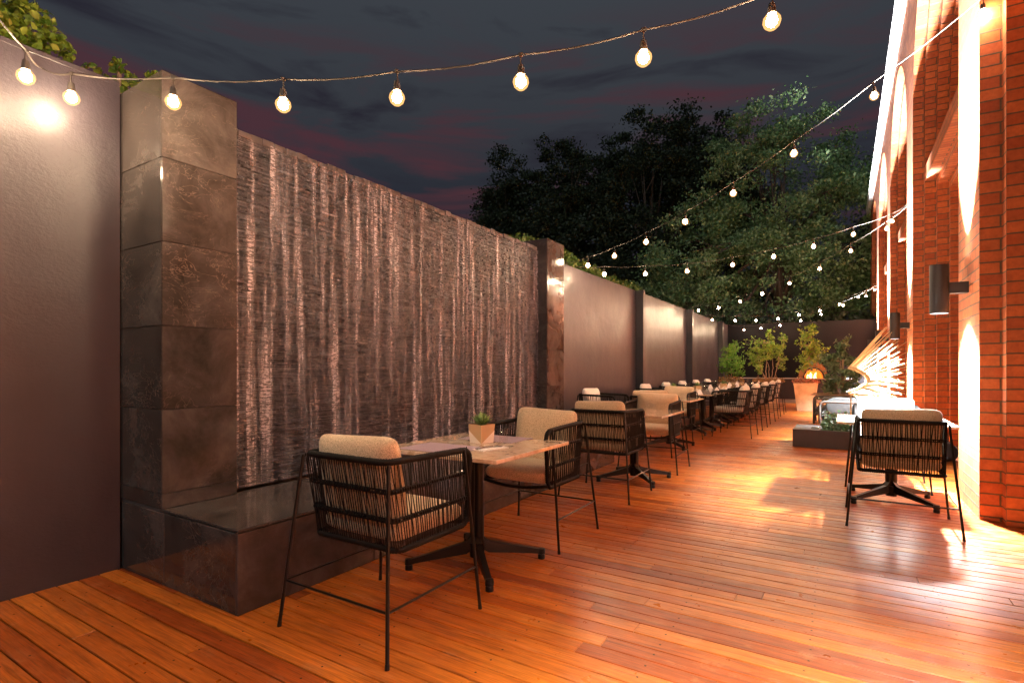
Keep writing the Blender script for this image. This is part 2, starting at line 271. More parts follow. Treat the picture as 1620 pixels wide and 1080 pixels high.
# ------------------------------------------------------------------ helpers
class MB:
    def __init__(s): s.v = []; s.f = []; s.m = []; s.uv = []; s.has_uv = False
    def add(s, vs, fs, mi=0, uvs=None):
        o = len(s.v); s.v += [tuple(p) for p in vs]
        for k, f in enumerate(fs):
            s.f.append(tuple(i + o for i in f)); s.m.append(mi)
            if uvs: s.has_uv = True; s.uv += list(uvs[k])
            else: s.uv += [(0, 0)] * len(f)
    def box(s, a, b, mi=0, bev=0):
        x0, y0, z0 = a; x1, y1, z1 = b
        if bev:
            e = bev; vs = []; 
            for sx in (0, 1):
                for sy in (0, 1):
                    for sz in (0, 1):
                        X, Y, Z = (x0, x1)[sx], (y0, y1)[sy], (z0, z1)[sz]
                        dx, dy, dz = (e, -e)[sx], (e, -e)[sy], (e, -e)[sz]
                        vs += [(X, Y + dy, Z + dz), (X + dx, Y, Z + dz), (X + dx, Y + dy, Z)]
            def i(a_, b_, c_, k): return (a_ * 4 + b_ * 2 + c_) * 3 + k
            fs = []
            fs += [(i(0,0,0,0), i(0,0,1,0), i(0,1,1,0), i(0,1,0,0)), (i(1,0,0,0), i(1,1,0,0), i(1,1,1,0), i(1,0,1,0))]
            fs += [(i(0,0,0,1), i(1,0,0,1), i(1,0,1,1), i(0,0,1,1)), (i(0,1,0,1), i(0,1,1,1), i(1,1,1,1), i(1,1,0,1))]
            fs += [(i(0,0,0,2), i(0,1,0,2), i(1,1,0,2), i(1,0,0,2)), (i(0,0,1,2), i(1,0,1,2), i(1,1,1,2), i(0,1,1,2))]
            for z in (0, 1):
                for y in (0, 1): fs.append((i(0,y,z,1), i(1,y,z,1), i(1,y,z,2), i(0,y,z,2)))
                for x in (0, 1): fs.append((i(x,0,z,0), i(x,1,z,0), i(x,1,z,2), i(x,0,z,2)))
            for x in (0, 1):
                for y in (0, 1): fs.append((i(x,y,0,0), i(x,y,1,0), i(x,y,1,1), i(x,y,0,1)))
            for x in (0, 1):
                for y in (0, 1):
                    for z in (0, 1): fs.append((i(x,y,z,0), i(x,y,z,1), i(x,y,z,2)))
            s.add(vs, fs, mi); return
        vs = [(x0,y0,z0),(x1,y0,z0),(x1,y1,z0),(x0,y1,z0),(x0,y0,z1),(x1,y0,z1),(x1,y1,z1),(x0,y1,z1)]
        s.add(vs, [(0,3,2,1),(4,5,6,7),(0,1,5,4),(1,2,6,5),(2,3,7,6),(3,0,4,7)], mi)
    def tube(s, pts, r, n=8, mi=0, closed=False, caps=True):
        P = [Vector(p) for p in pts]; m = len(P)
        rs = r if hasattr(r, '__len__') else [r] * m
        T = []
        for i in range(m):
            if closed: t = P[(i + 1) % m] - P[i - 1]
            else: t = P[min(i + 1, m - 1)] - P[max(i - 1, 0)]
            T.append(t.normalized() if t.length > 1e-9 else Vector((0, 0, 1)))
        up = Vector((0, 0, 1)) if abs(T[0].z) < .9 else Vector((1, 0, 0))
        u = T[0].cross(up).normalized(); vs = []
        for i in range(m):
            u = (u - T[i] * u.dot(T[i])).normalized(); w = T[i].cross(u)
            for k in range(n):
                a = 2 * PI * k / n; vs.append(P[i] + (u * math.cos(a) + w * math.sin(a)) * rs[i])
        fs = []
        for i in range(m if closed else m - 1):
            j = (i + 1) % m
            for k in range(n): fs.append((i*n+k, i*n+(k+1)%n, j*n+(k+1)%n, j*n+k))
        if caps and not closed: fs += [tuple(range(n))[::-1], tuple((m-1)*n + k for k in range(n))]
        s.add(vs, fs, mi)
    def lathe(s, prof, n=24, c=(0, 0, 0), mi=0):
        vs = []; fs = []
        for (r, z) in prof:
            for k in range(n): a = 2*PI*k/n; vs.append((c[0]+r*math.cos(a), c[1]+r*math.sin(a), c[2]+z))
        for i in range(len(prof)-1):
            for k in range(n): fs.append((i*n+k, i*n+(k+1)%n, (i+1)*n+(k+1)%n, (i+1)*n+k))
        s.add(vs, fs, mi)
    def build(s, name, mats, parent=None, smooth=False):
        me = bpy.data.meshes.new(name); me.from_pydata([tuple(v) for v in s.v], [], s.f)
        if not isinstance(mats, (list, tuple)): mats = [mats]
        for mm in mats: me.materials.append(MATS[mm])
        me.polygons.foreach_set('material_index', s.m)
        if s.has_uv:
            l = me.uv_layers.new(name='UVMap'); l.data.foreach_set('uv', [c for uv in s.uv for c in uv])
        if smooth: me.polygons.foreach_set('use_smooth', [True] * len(me.polygons))
        me.update(); o = bpy.data.objects.new(name, me); COL.objects.link(o)
        if parent: o.parent = parent
        return o
def tag(o, label=None, cat=None, group=None, kind=None):
    for k, v in (('label', label), ('category', cat), ('group', group), ('kind', kind)):
        if v: o[k] = v
    return o
def empty(name, loc=(0, 0, 0), rz=0, label=None, cat=None, group=None):
    o = bpy.data.objects.new(name, None); COL.objects.link(o); o.location = loc; o.rotation_euler = (0, 0, rz); o.empty_display_size = .1
    return tag(o, label, cat, group)
def children(o): return [c for c in COL.objects if c.parent == o]
def copy_tree(o, parent=None):
    c = o.copy(); COL.objects.link(c); c.parent = parent
    for ch in children(o): copy_tree(ch, c)
    return c
def arc(c, r, a0, a1, n, ax):  # ax: function (cos, sin) -> offset
    return [tuple(Vector(c) + Vector(ax(math.cos(a), math.sin(a))) * r) for a in [a0 + (a1 - a0) * i / n for i in range(n + 1)]]
def resample(pts, step):
    P = [Vector(p) for p in pts]; out_ = [P[0]]; 
    for a, b in zip(P, P[1:]):
        n = max(1, round((b - a).length / step))
        for i in range(1, n + 1): out_.append(a.lerp(b, i / n))
    return out_
def superbox(cx, cy, cz, w, d, h, e=.32, nu=28, nv=14, fn=None, ez=.8, ep=.55):
    def sp(c, p): return math.copysign(abs(c) ** p, c)
    vs = []; fs = []
    for j in range(nv + 1):
        ph = -PI/2 + PI*j/nv
        for i in range(nu):
            th = 2*PI*i/nu
            x = sp(math.cos(ph), ep) * sp(math.cos(th), e); y = sp(math.cos(ph), ep) * sp(math.sin(th), e); z = sp(math.sin(ph), ez)
            p = Vector((x, y, z)); q = fn(p) if fn else p
            vs.append((cx + q.x*w/2, cy + q.y*d/2, cz + q.z*h/2))
    for j in range(nv):
        for i in range(nu): fs.append((j*nu+i, j*nu+(i+1)%nu, (j+1)*nu+(i+1)%nu, (j+1)*nu+i))
    return vs, fs
def quads_mesh(name, C, U, V, mname, parent=None, fold=None):
    """leaf quads: centres C, half-axis vectors U (width) and V (length) as Nx3 arrays; pointed leaf shape"""
    n = len(C); W = np.cross(U, V); W /= (np.linalg.norm(W, axis=1, keepdims=True) + 1e-9); W *= np.linalg.norm(U, axis=1, keepdims=True) * .35
    vs = np.empty((n, 6, 3)); vs[:, 0] = C - V; vs[:, 1] = C - V*.15 + U + W; vs[:, 2] = C + V*.45 + U*.75 + W*.8; vs[:, 3] = C + V; vs[:, 4] = C + V*.45 - U*.75 + W*.8; vs[:, 5] = C - V*.15 - U + W
    me = bpy.data.meshes.new(name); me.vertices.add(n*6); me.vertices.foreach_set('co', vs.reshape(-1))
    idx = np.arange(n)[:, None]*6 + np.array([0, 1, 2, 3, 0, 3, 4, 5])[None, :]
    me.loops.add(n*8); me.loops.foreach_set('vertex_index', idx.reshape(-1).astype(np.int32))
    me.polygons.add(n*2); me.polygons.foreach_set('loop_start', (np.arange(n*2)*4).astype(np.int32)); 
    try: me.polygons.foreach_set('loop_total', np.full(n*2, 4, dtype=np.int32))
    except Exception: pass
    me.materials.append(MATS[mname]); me.update(calc_edges=True); me.validate()
    o = bpy.data.objects.new(name, me); COL.objects.link(o); o.parent = parent; return o
def leaf_arrays(cent, size, aspect=.42, up=0.0, outward=None, droop=0.0):
    n = len(cent); d = rng.normal(size=(n, 3)); 
    if outward is not None: d += outward * 1.0
    d[:, 2] += up - droop
    d /= np.linalg.norm(d, axis=1, keepdims=True) + 1e-9
    e = rng.normal(size=(n, 3)); u = np.cross(d, e); u /= np.linalg.norm(u, axis=1, keepdims=True) + 1e-9
    s = size * rng.uniform(.6, 1.3, size=(n, 1))
    return cent, u*s*aspect*.5, d*s*.5

# ------------------------------------------------------------------ ground and deck
g = MB(); g.add([(-120, -60, -.25), (120, -60, -.25), (120, 200, -.25), (-120, 200, -.25)], [(0, 1, 2, 3)])
m_ground = mat('ground_soil', (.03, .03, .022), .95)
tag(g.build('ground', 'ground_soil'), kind='structure')
WX = -3.75          # face of the long garden wall
BX = .93            # face of the brick piers
dk_ = MB(); screws = []
y = -1.6; k = 0
while y < 21.0:
    x = WX + .003; first = True
    xe = 1.62 if y < 20.9 else 1.62
    while x < xe - .02:
        ln = random.uniform(.5, 3.6) if first else random.choice((3.0, 3.6, 4.2, 4.8))
        first = False
        x2 = min(xe, x + ln); 
        if xe - x2 < .4: x2 = xe
        zj = random.uniform(-.0008, .0008)
        dk_.box((x + .001, y + .0030, -.022 + zj), (x2 - .001, y + .0970, zj), 0, bev=.0022)
        x = x2
    if y < 12:
        for jx in np.arange(WX + .26, 1.6, .56):
            screws.append((jx + random.uniform(-.008, .008), y + .05 + random.uniform(-.006, .006)))
    y += .10
for (sx, sy) in screws:
    vs = [(sx + 0.0052*math.cos(a*PI/3), sy + .0052*math.sin(a*PI/3), .0016) for a in range(6)]
    dk_.add(vs, [(0, 1, 2, 3, 4, 5)], 1)
mat('screw_hole', (.02, .01, .006), .7)
tag(dk_.build('deck', ['deck_wood', 'screw_hole']), kind='structure')
sb_ = MB(); sb_.box((WX, -1.6, -.2), (1.62, 21.0, -.045)); tag(sb_.build('deck_substrate', 'soil'), kind='structure')
tp_ = MB(); tp_.box((WX, 20.98, -.2), (BX, 21.9, -.002)); tag(tp_.build('pavement', 'concrete_light'), kind='structure')

# ------------------------------------------------------------------ garden walls
def wall_obj(name, label, y0, y1, ztop, posts=()):
    t = empty(name, (WX, (y0+y1)/2, 0), 0, label, 'wall'); dy = -(y0+y1)/2
    b = MB(); nx = 1
    b.box((-.25, y0+dy, -.2), (0, y1+dy, ztop-.03)); b.build('wall_panel', 'wall_paint', t)
    c = MB(); c.box((-.26, y0+dy+.002, ztop-.03), (.004, y1+dy-.002, ztop), bev=.004); c.build('coping', 'wall_paint', t)
    for (py, pd, pw) in posts:
        p = MB(); p.box((.002, py+dy, -.1), (pd, py+dy+pw, ztop-.004), bev=.004); p.build('post', 'post_unlit_paint', t)
    return t
wall_obj('garden_wall', 'tall plum grey painted wall at the left edge beside the tiled pillar', -1.6, 1.51, 2.96)
wall_obj('garden_wall', 'long grey painted wall with posts coloured dark as if unlit behind the dining tables', 6.62, 21.6, 2.86, [(11.0, .17, .14), (15.3, .17, .14), (19.7, .17, .14)])
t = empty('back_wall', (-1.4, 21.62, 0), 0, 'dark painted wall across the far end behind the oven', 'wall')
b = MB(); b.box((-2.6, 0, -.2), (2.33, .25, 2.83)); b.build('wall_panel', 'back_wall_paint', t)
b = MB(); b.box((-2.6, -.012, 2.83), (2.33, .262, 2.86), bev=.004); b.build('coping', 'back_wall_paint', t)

# ------------------------------------------------------------------ water feature
wf = empty('water_feature_wall', (-3.0, 4.0, 0), 0, 'stacked slate water wall framed by two marble tiled pillars above a long tiled bench', 'water feature')
def P3(x, y, z): return (x + 3.0, y - 4.0, z)
def tbox(b, a, c, bev=.003): b.box(P3(*a), P3(*c), 0, bev)
Y0, Y1 = 1.52, 6.60
BXF = -2.53; PXF = -3.26
# near pillar: grout core and tiles
def pillar(y0, y1, ztop, x_out):
    core = MB(); core.box(P3(x_out, y0+.008, .0), P3(PXF-.008, y1-.008, ztop-.008))
    p = core.build('pillar', 'grout', wf)
    zs = [.425, .51, .985, 1.46, 1.935, 2.41, ztop] if ztop > 2.5 else [0, ztop]
    tl = MB()
    for z0, z1 in zip(zs, zs[1:]):
        tbox(tl, (PXF-.009, y0-.001, z0+.0015), (PXF, y1+.001, z1-.0015), .002)          # facing the terrace
        tbox(tl, (x_out, y0-.002, z0+.0015), (PXF-.011, y0+.008, z1-.0015), .002)      # near side
        tbox(tl, (x_out, y1-.008, z0+.0015), (PXF-.011, y1+.002, z1-.0015), .002)      # far side
    tbox(tl, (x_out, y0+.002, ztop-.009), (PXF-.002, y1-.002, ztop+.001), .002)
    tl.build('tile_cladding', 'marble_tile', p)
pillar(1.52, 1.955, 2.90, WX-.2)
pillar(6.12, 6.60, 2.90, WX-.2)
# bench
core = MB(); core.box(P3(WX-.1, Y0+.010, 0), P3(BXF-.010, Y1-.010, .395)); bo = core.build('bench', 'grout', wf)
tl = MB()
ys = [Y0, 2.42, 3.32, 4.22, 5.12, 6.02, Y1]
for a, c in zip(ys, ys[1:]): tbox(tl, (BXF-.010, a+.001, 0), (BXF, c-.001, .405))
xs_ = [WX+.0, -3.24, BXF-.011]
for a, c in zip(xs_, xs_[1:]): tbox(tl, (a+.001, Y0-.001, 0), (c-.001, Y0+.009, .405)); tbox(tl, (a+.001, Y1-.009, 0), (c-.001, Y1+.001, .405))
for a, c in zip(ys, ys[1:]): tbox(tl, (-3.30, a+.001, .409), (BXF+.004, c-.001, .425))
tl.build('tile_cladding', 'marble_tile', bo)
# stone wall as stacked split-face courses: a real height field
def stone_wall():
    y0, y1, z0, z1 = 1.96, 6.115, .425, 2.755; X0 = -3.42; NC = 380; dy = (y1-y0)/NC
    vs = []; fs = []; tone = []; z = z0
    while z < z1 - .002:
        h = min(random.uniform(.008, .016), z1 - z); base_d = random.uniform(.002, .012); ds = []; ts = []
        while len(ds) < NC + 1:
            n = random.choice((2, 3, 4, 6, 9, 14)); d = base_d + random.random()**1.6*.020; tv = min(1, max(0, random.gauss(.42, .22))); sl = random.uniform(-.002, .002)
            for q in range(n): ds.append(d + sl*q/n + random.uniform(-.0012, .0012)); ts.append(tv)
        i0 = len(vs)
        for c in range(NC + 1):
            x = X0 + ds[c]; y = y0 + c*dy; zt = z + h - .0012
            vs += [(x - .012, y, z), (x, y, z + .0012), (x + .001, y, zt), (x - .012, y, z + h)]; tone += [ts[c]]*4
        for c in range(NC):
            a_ = i0 + c*4; b_ = a_ + 4
            for q in range(3): fs.append((a_+q, b_+q, b_+q+1, a_+q+1))
        z += h
    me = bpy.data.meshes.new('stone_cladding'); me.from_pydata([P3(*v) for v in vs], [], fs); me.materials.append(MATS['slate'])
    at = me.attributes.new('tone', 'FLOAT', 'POINT'); at.data.foreach_set('value', tone)
    o = bpy.data.objects.new('stone_cladding', me); COL.objects.link(o); o.parent = wf
stone_wall()
b = MB(); b.box(P3(WX-.2, 1.956, .3), P3(-3.445, 6.119, 2.75)); b.build('backing_wall', 'grout', wf)
b = MB(); 
for i in range(46):
    a = 1.958 + i*.0904; b.box(P3(WX-.2, a, 2.752+random.uniform(0, .006)), P3(-3.405+random.uniform(-.008, .006), a+.0895, 2.80+random.uniform(-.006, .008)), 0, .004)
b.build('coping', 'coping', wf)
# water film running down the stone
w = MB(); ny, nz_ = 240, 60; vs = []; fs = []
for j in range(nz_+1):
    for i in range(ny+1):
        yy = 1.97 + 4.13*i/ny; zz = .43 + 2.33*j/nz_
        vs.append((-3.383 + .004*math.sin(yy*37) + .003*math.sin(zz*19 + yy*11), yy, zz))
for j in range(nz_):
    for i in range(ny): a = j*(ny+1)+i; fs.append((a, a+1, a+ny+2, a+ny+1))
w.add(vs, fs); tag(w.build('water', 'water_film', smooth=True), kind='structure')

# ------------------------------------------------------------------ brick building
bb_ = empty('brick_building', (BX, 12, 0), 0, 'tall red brick building with stepped arched recesses along the right side', 'building')
def Q(x, y, z): return (x - BX, y - 12, z)
ST = .14
def outline(cy, i, n=20, z0=0.0):
    w_ = 2.0 - .115*i; zs = 5.2; pts = []
    for z in (z0, 1.3, 2.6, 3.9): pts.append((cy - w_, z))
    for k in range(n+1): a = PI - PI*k/n; pts.append((cy + w_*math.cos(a), zs + w_*math.sin(a)))
    for z in (3.9, 2.6, 1.3, z0): pts.append((cy + w_, z))
    return pts
ZT = 7.62
def face_uv(b, quad, mi, uv): b.add([Q(*p) for p in quad], [(0, 1, 2, 3)], mi, [uv])
bays = [-1.26, 3.66, 8.58, 13.5, 18.42, 23.34]
front = MB()
for cy in bays:
    o0 = outline(cy, 0); n = len(o0)
    outer = []
    for k, (yy, zz) in enumerate(o0):
        if k < 4: outer.append((cy - 2.46, zz))
        elif k >= n-4: outer.append((cy + 2.46, zz))
        else:
            a = PI - PI*(k-4)/20
            # project on the rectangle
            dx, dz = math.cos(a), math.sin(a); s1 = 2.46/abs(dx) if abs(dx) > 1e-6 else 1e9; s2 = (ZT-5.2)/dz if dz > 1e-6 else 1e9; s_ = min(s1, s2)
            outer.append((cy + dx*s_, 5.2 + dz*s_))
    for k in range(n-1):
        q = [o0[k], o0[k+1], outer[k+1], outer[k]]
        # insert rectangle corner when the projection jumps sides
        if abs(outer[k][0]-outer[k+1][0]) > 1e-6 and abs(outer[k][1]-outer[k+1][1]) > 1e-6:
            cpt = (cy - 2.46 if outer[k][0] < cy else cy + 2.46, ZT)
            q = [o0[k], o0[k+1], outer[k+1], cpt, outer[k]]
        front.add([Q(BX, a_, b_) for a_, b_ in q], [tuple(range(len(q)))], 0, [[(a_, b_) for a_, b_ in q]])
# end pier
q = [(25.80, 0), (26.7, 0), (26.7, ZT), (25.80, ZT)]; front.add([Q(BX, *p) for p in q], [(0, 1, 2, 3)], 0, [q])
q = [(BX, 26.7, 0), (3.5, 26.7, 0), (3.5, 26.7, ZT), (BX, 26.7, ZT)]; front.add([Q(*p) for p in q], [(0, 1, 2, 3)], 0, [[(p[0], p[2]) for p in q]])
q = [(BX, -3.72, 0), (3.5, -3.72, 0), (3.5, -3.72, ZT), (BX, -3.72, ZT)]; front.add([Q(*p) for p in q], [(0, 1, 2, 3)], 0, [[(p[0], p[2]) for p in q]])
front.build('wall', ['brick', 'brick_reveal'], bb_)
for cy in bays:
    rv = MB()
    for i in range(3):
        oi, oj = outline(cy, i), outline(cy, i+1); x0 = BX + ST*i; x1 = x0 + ST; s = 0
        for k in range(len(oi)-1):
            (ya, za), (yb, zb) = oi[k], oi[k+1]; ds = math.hypot(yb-ya, zb-za)
            if k == 3 or k == len(oi)-5: pass
            face_uv(rv, [(x0, ya, za), (x1, ya, za), (x1, yb, zb), (x0, yb, zb)], 1, [(0, s), (ST, s), (ST, s+ds), (0, s+ds)])
            (yc, zc), (yd, zd) = oj[k], oj[k+1]
            face_uv(rv, [(x1, ya, za), (x1, yc, zc), (x1, yd, zd), (x1, yb, zb)], 1, [(.01, s), (.125, s), (.125, s+ds), (.01, s+ds)])
            s += ds
    reveal = rv.build('arched_recess', ['brick', 'brick_reveal'], bb_)
    o3 = outline(cy, 3); xb = BX + 3*ST + .10; n = len(o3)
    bk = MB(); s = 0
    for k in range(n-1):
        (ya, za), (yb, zb) = o3[k], o3[k+1]; ds = math.hypot(yb-ya, zb-za)
        face_uv(bk, [(xb-.10, ya, za), (xb, ya, za), (xb, yb, zb), (xb-.10, yb, zb)], 1, [(.01, s), (.11, s), (.11, s+ds), (.01, s+ds)]); s += ds
    bk.add([Q(xb, a_, b_) for a_, b_ in o3], [tuple(range(n))], 0, [[(a_, b_) for a_, b_ in o3]])
    bk.build('recessed_panel', ['brick', 'brick_reveal'], bb_)
    w3 = 2.0 - .115*3
    li = MB()
    for i, (zl, xa) in enumerate(((4.12, BX+ST), (4.02, BX+2*ST), (3.92, BX+3*ST))):
        ww = 2.0 - .115*(i+1)
        p = [(xa+.003, zl), (xa+ST-.0, zl), (xa+ST, 4.34-.03*i), (xa+.003, 4.34-.03*i)]
        c1, c2 = cy - ww + .002, cy + ww - .002
        face_uv(li, [(p[0][0], c1, p[0][1]), (p[0][0], c2, p[0][1]), (p[3][0], c2, p[3][1]), (p[3][0], c1, p[3][1])], 0, [(c1, zl), (c2, zl), (c2, p[3][1]), (c1, p[3][1])])
        face_uv(li, [(p[0][0], c1, zl), (p[1][0], c1, zl), (p[1][0], c2, zl), (p[0][0], c2, zl)], 1, [(.01, c1), (.15, c1), (.15, c2), (.01, c2)])
        face_uv(li, [(p[3][0], c1, p[3][1]), (p[3][0], c2, p[3][1]), (p[2][0]+.01, c2, p[3][1]+.01), (p[2][0]+.01, c1, p[3][1]+.01)], 0, [(0, c1), (0, c2), (.14, c2), (.14, c1)])
    li.build('lintel', ['brick', 'brick_reveal'], bb_)
    dr = MB(); fr = MB(); dz = 2.5
    for k in (-1, 0):
        a = cy + k*.9; dr.box(Q(xb-.02, a+.06, .06), Q(xb-.012, a+.84, dz-.06))
        for (ya, yb, za, zb) in ((a, a+.06, 0, dz), (a+.84, a+.9, 0, dz), (a+.06, a+.84, 0, .06), (a+.06, a+.84, dz-.06, dz)): fr.box(Q(xb-.045, ya+.001, za+.001), Q(xb-.002, yb-.001, zb-.001))
    f_ = fr.build('door', 'metal_black', bb_); dr.build('pane', 'window_glass', f_)
b = MB(); b.box(Q(.80, -3.9, 7.60), Q(.929, 26.9, 7.78), 0, .006); b.build('gutter', 'white_metal', bb_)
b = MB(); b.box(Q(.78, -3.9, 7.785), Q(4.2, 26.9, 7.86), 0, .01); b.build('roof', 'white_metal', bb_)
b = MB(); b.box(Q(1.60, -3.7, 0), Q(3.49, 26.68, 7.6)); b.build('inner_wall', 'grout', bb_)
sk = MB()
for i in range(len(bays)-1):
    ya = bays[i]+2.0; sk.box(Q(BX-.004, ya+.92+.003, 0), Q(BX-.001, ya+.921, .001))

# pier lamps: up and down cylinders on a bracket
def pier_lamp(y, label, first=False):
    t = empty('wall_lamp', (BX, y, 1.93), 0, label, 'wall lamp', 'cylinder lamps on the brick piers')
    b = MB(); zt, zb = .215, -.22
    prof = [(.066, zb), (.072, zb), (.072, zt), (.066, zt), (.066, zt-.03), (.0, zt-.03)]
    b.lathe(prof, 28, (-.20, 0, 0)); b.lathe([(.0, zb+.03), (.066, zb+.03), (.066, zb)], 28, (-.20, 0, 0)); b.build('lamp_body', 'lamp_metal', t, True).data.shade_flat() if False else b.build('lamp_body', 'lamp_metal', t)
    b = MB(); b.box((-.135, -.045, -.05), (-.001, .045, .05), 0, .003); b.build('bracket', 'lamp_metal', t)
    for nm, zz in (('lens', zb+.025), ('lens', zt-.025)):
        b = MB(); b.lathe([(.0, -.002), (.062, -.002), (.062, .002), (0, .002)], 24, (-.20, 0, zz)); b.build(nm, 'lamp_glow', t)
    for nm, e, zz, rx in (('down_light', SPOT_DOWN, zb-.004, 0), ('up_light', SPOT_UP, zt+.004, PI)):
        l = bpy.data.lights.new(nm, 'SPOT'); l.energy = e; l.spot_size = R(122 if e < 3000 else 70); l.spot_blend = 1.0; l.shadow_soft_size = .055; l.color = (.90, .95, 1.0)
        lo = bpy.data.objects.new(nm, l); COL.objects.link(lo); lo.parent = t; lo.location = (-.20, 0, zz); lo.rotation_euler = (rx, 0, 0)
    return t
pl0 = pier_lamp(1.20, 'black cylinder lamp on the pier beside the camera')
for c_ in children(pl0):
    if c_.type == 'LIGHT': c_.data.energy *= .34
pier_lamp(6.12, 'large black cylinder lamp on the nearest brick pier')
pier_lamp(11.04, 'black cylinder lamp on the second pier, just above the sunburst chair')
pier_lamp(15.96, 'small black cylinder lamp on the third pier from the camera')
pier_lamp(20.88, 'smallest black cylinder lamp by the dark back wall')

# ------------------------------------------------------------------ string lights
th = YAW; cS, cC = math.sin(th), math.cos(th)
def ray(px, py):
    u = (px-810.)/F_PX; v = (582.-py)/F_PX; return (-cS+u*cC, cC+u*cS, v)
def on_plane(px, py, A, B):
    r = ray(px, py); dx, dy = B[0]-A[0], B[1]-A[1]; det = -r[0]*dy + r[1]*dx; t_ = (-A[0]*dy + A[1]*dx)/det
    return Vector((r[0]*t_, r[1]*t_, CAM_H + r[2]*t_))
bulb_count = 0
BULB_PROTO = {}
def string_lights(A, B, bulbs, label, pts=None, drop=.13, r=.030):
    t = empty('string_lights', A, 0, label, 'string lights', 'warm bulb strings across the terrace')
    A_, B_ = Vector(A), Vector(B)
    P = [on_plane(px, py, A, B) for px, py in bulbs] if pts is None else [Vector(p) for p in pts]
    P.sort(key=lambda p: (p - A_).length)
    att = [p + Vector((0, 0, drop)) for p in P]
    path = []
    knots = [A_] + att + [B_]
    for a, b_ in zip(knots, knots[1:]):
        n = 5 
        for i in range(n):
            q = a.lerp(b_, i/n); q.z -= .018*math.sin(PI*i/n); path.append(q - A_)
    path.append(B_ - A_)
    c = MB(); c.tube(path, .0042, 6); c.build('cable', 'cable', t)
    if 'socket' not in BULB_PROTO:
        s = MB(); s.tube([(0, 0, drop), (0, .004, drop-.03), (0, 0, drop-.055)], .0035, 6); s.lathe([(0, drop-.048), (.013, drop-.05), (.017, drop-.075), (.019, drop-.098), (.0, drop-.1)], 12); s.box((-.012, -.007, drop-.008), (.012, .007, drop+.010), 0, .003)
        so_ = s.build('socket', 'cable'); BULB_PROTO['socket'] = so_.data
        g_ = MB(); g_.lathe([(.0001, -.032), (.014, -.029), (.025, -.018), (.030, -.002), (.028, .011), (.019, .024), (.013, .032), (.0001, .034)], 14); bo_ = g_.build('glass_bulb', 'bulb_halo_glass', smooth=True); BULB_PROTO['bulb'] = bo_.data
        g_ = MB(); g_.lathe([(.0001, -.020), (.010, -.017), (.0175, -.009), (.020, .001), (.0165, .012), (.009, .018), (.0001, .020)], 12); bf_ = g_.build('filament', 'filament', smooth=True); BULB_PROTO['filament'] = bf_.data; bpy.data.objects.remove(bf_)
        bpy.data.objects.remove(so_); bpy.data.objects.remove(bo_)
    for p in P:
        so_ = bpy.data.objects.new('socket', BULB_PROTO['socket']); COL.objects.link(so_); so_.parent = t; so_.location = p - A_; so_.rotation_euler = (0, 0, random.uniform(0, 6))
        bo_ = bpy.data.objects.new('glass_bulb', BULB_PROTO['bulb']); COL.objects.link(bo_); bo_.parent = so_; bo_.scale = (1.3, 1.3, 1.2)
        bf_ = bpy.data.objects.new('filament', BULB_PROTO['filament']); COL.objects.link(bf_); bf_.parent = so_; bf_.scale = (1.25, 1.25, 1.25)
    return t
HL0 = (WX+.02, 1.13, 2.86)
S1 = [(113,155),(274,162),(448,166),(628,155),(824,130),(1018,92),(1221,34)]
S2 = [(1555,22),(1383,152),(1256,243),(1160,306),(1084,351),(1022,383),(972,405),(930,420),(896,428)]
S3 = [(956,434),(1021,433),(1087,429),(1159,419),(1224,406),(1287,390),(1350,371),(1411,350)]
S4 = [(1403,362),(1346,397),(1297,425),(1249,448),(1206,465),(1171,477),(1137,487),(1105,491),(1079,494)]
S5 = [(1091,502),(1127,506),(1163,507),(1196,507),(1231,504),(1264,498),(1297,491.5),(1328,481.5),(1358,470),(1384,458.5)]
S6 = [(1177,521.5),(1204,519),(1234,514.5),(1267,507),(1299,497),(1334,483),(1370,468)]
string_lights(HL0, (BX, 3.2, 4.3), S1, 'nearest bulb string running from the left wall over the tiled pillar and out of frame')
string_lights((WX+.02, 7.8, 2.86), (1.066, 5.56, 4.42), S2, 'bulb string rising steeply from the second tiled pillar to the nearest brick pier')
string_lights((WX+.02, 8.0, 2.88), (BX, 11.2, 4.0), S3, 'upper bulb string from behind the second tiled pillar to the second brick pier')
string_lights((WX+.01, 15.05, 2.87), (BX, 11.25, 3.98), S4, 'lower bulb string falling from the second brick pier to the posted wall')
string_lights((WX+.01, 15.6, 2.86), (BX, 20.98, 3.95), S5, 'long sagging bulb string reaching the fourth brick pier')
string_lights((WX+.01, 21.0, 2.84), (BX, 21.0, 3.93), S6, 'farthest bulb string hanging above the counter by the back wall')
# the string behind: from the hook back over the camera
q0 = on_plane(8, 92, HL0, (.93, -1.3, 4.3))
string_lights(HL0, (BX, -1.3, 4.3), None, 'bulb string leaving the wall hook towards the left frame edge', pts=[(-3.44, .98, 2.66), (-2.85, .62, 2.62), (-1.5, -.15, 2.85), (-.1, -.85, 3.3)])

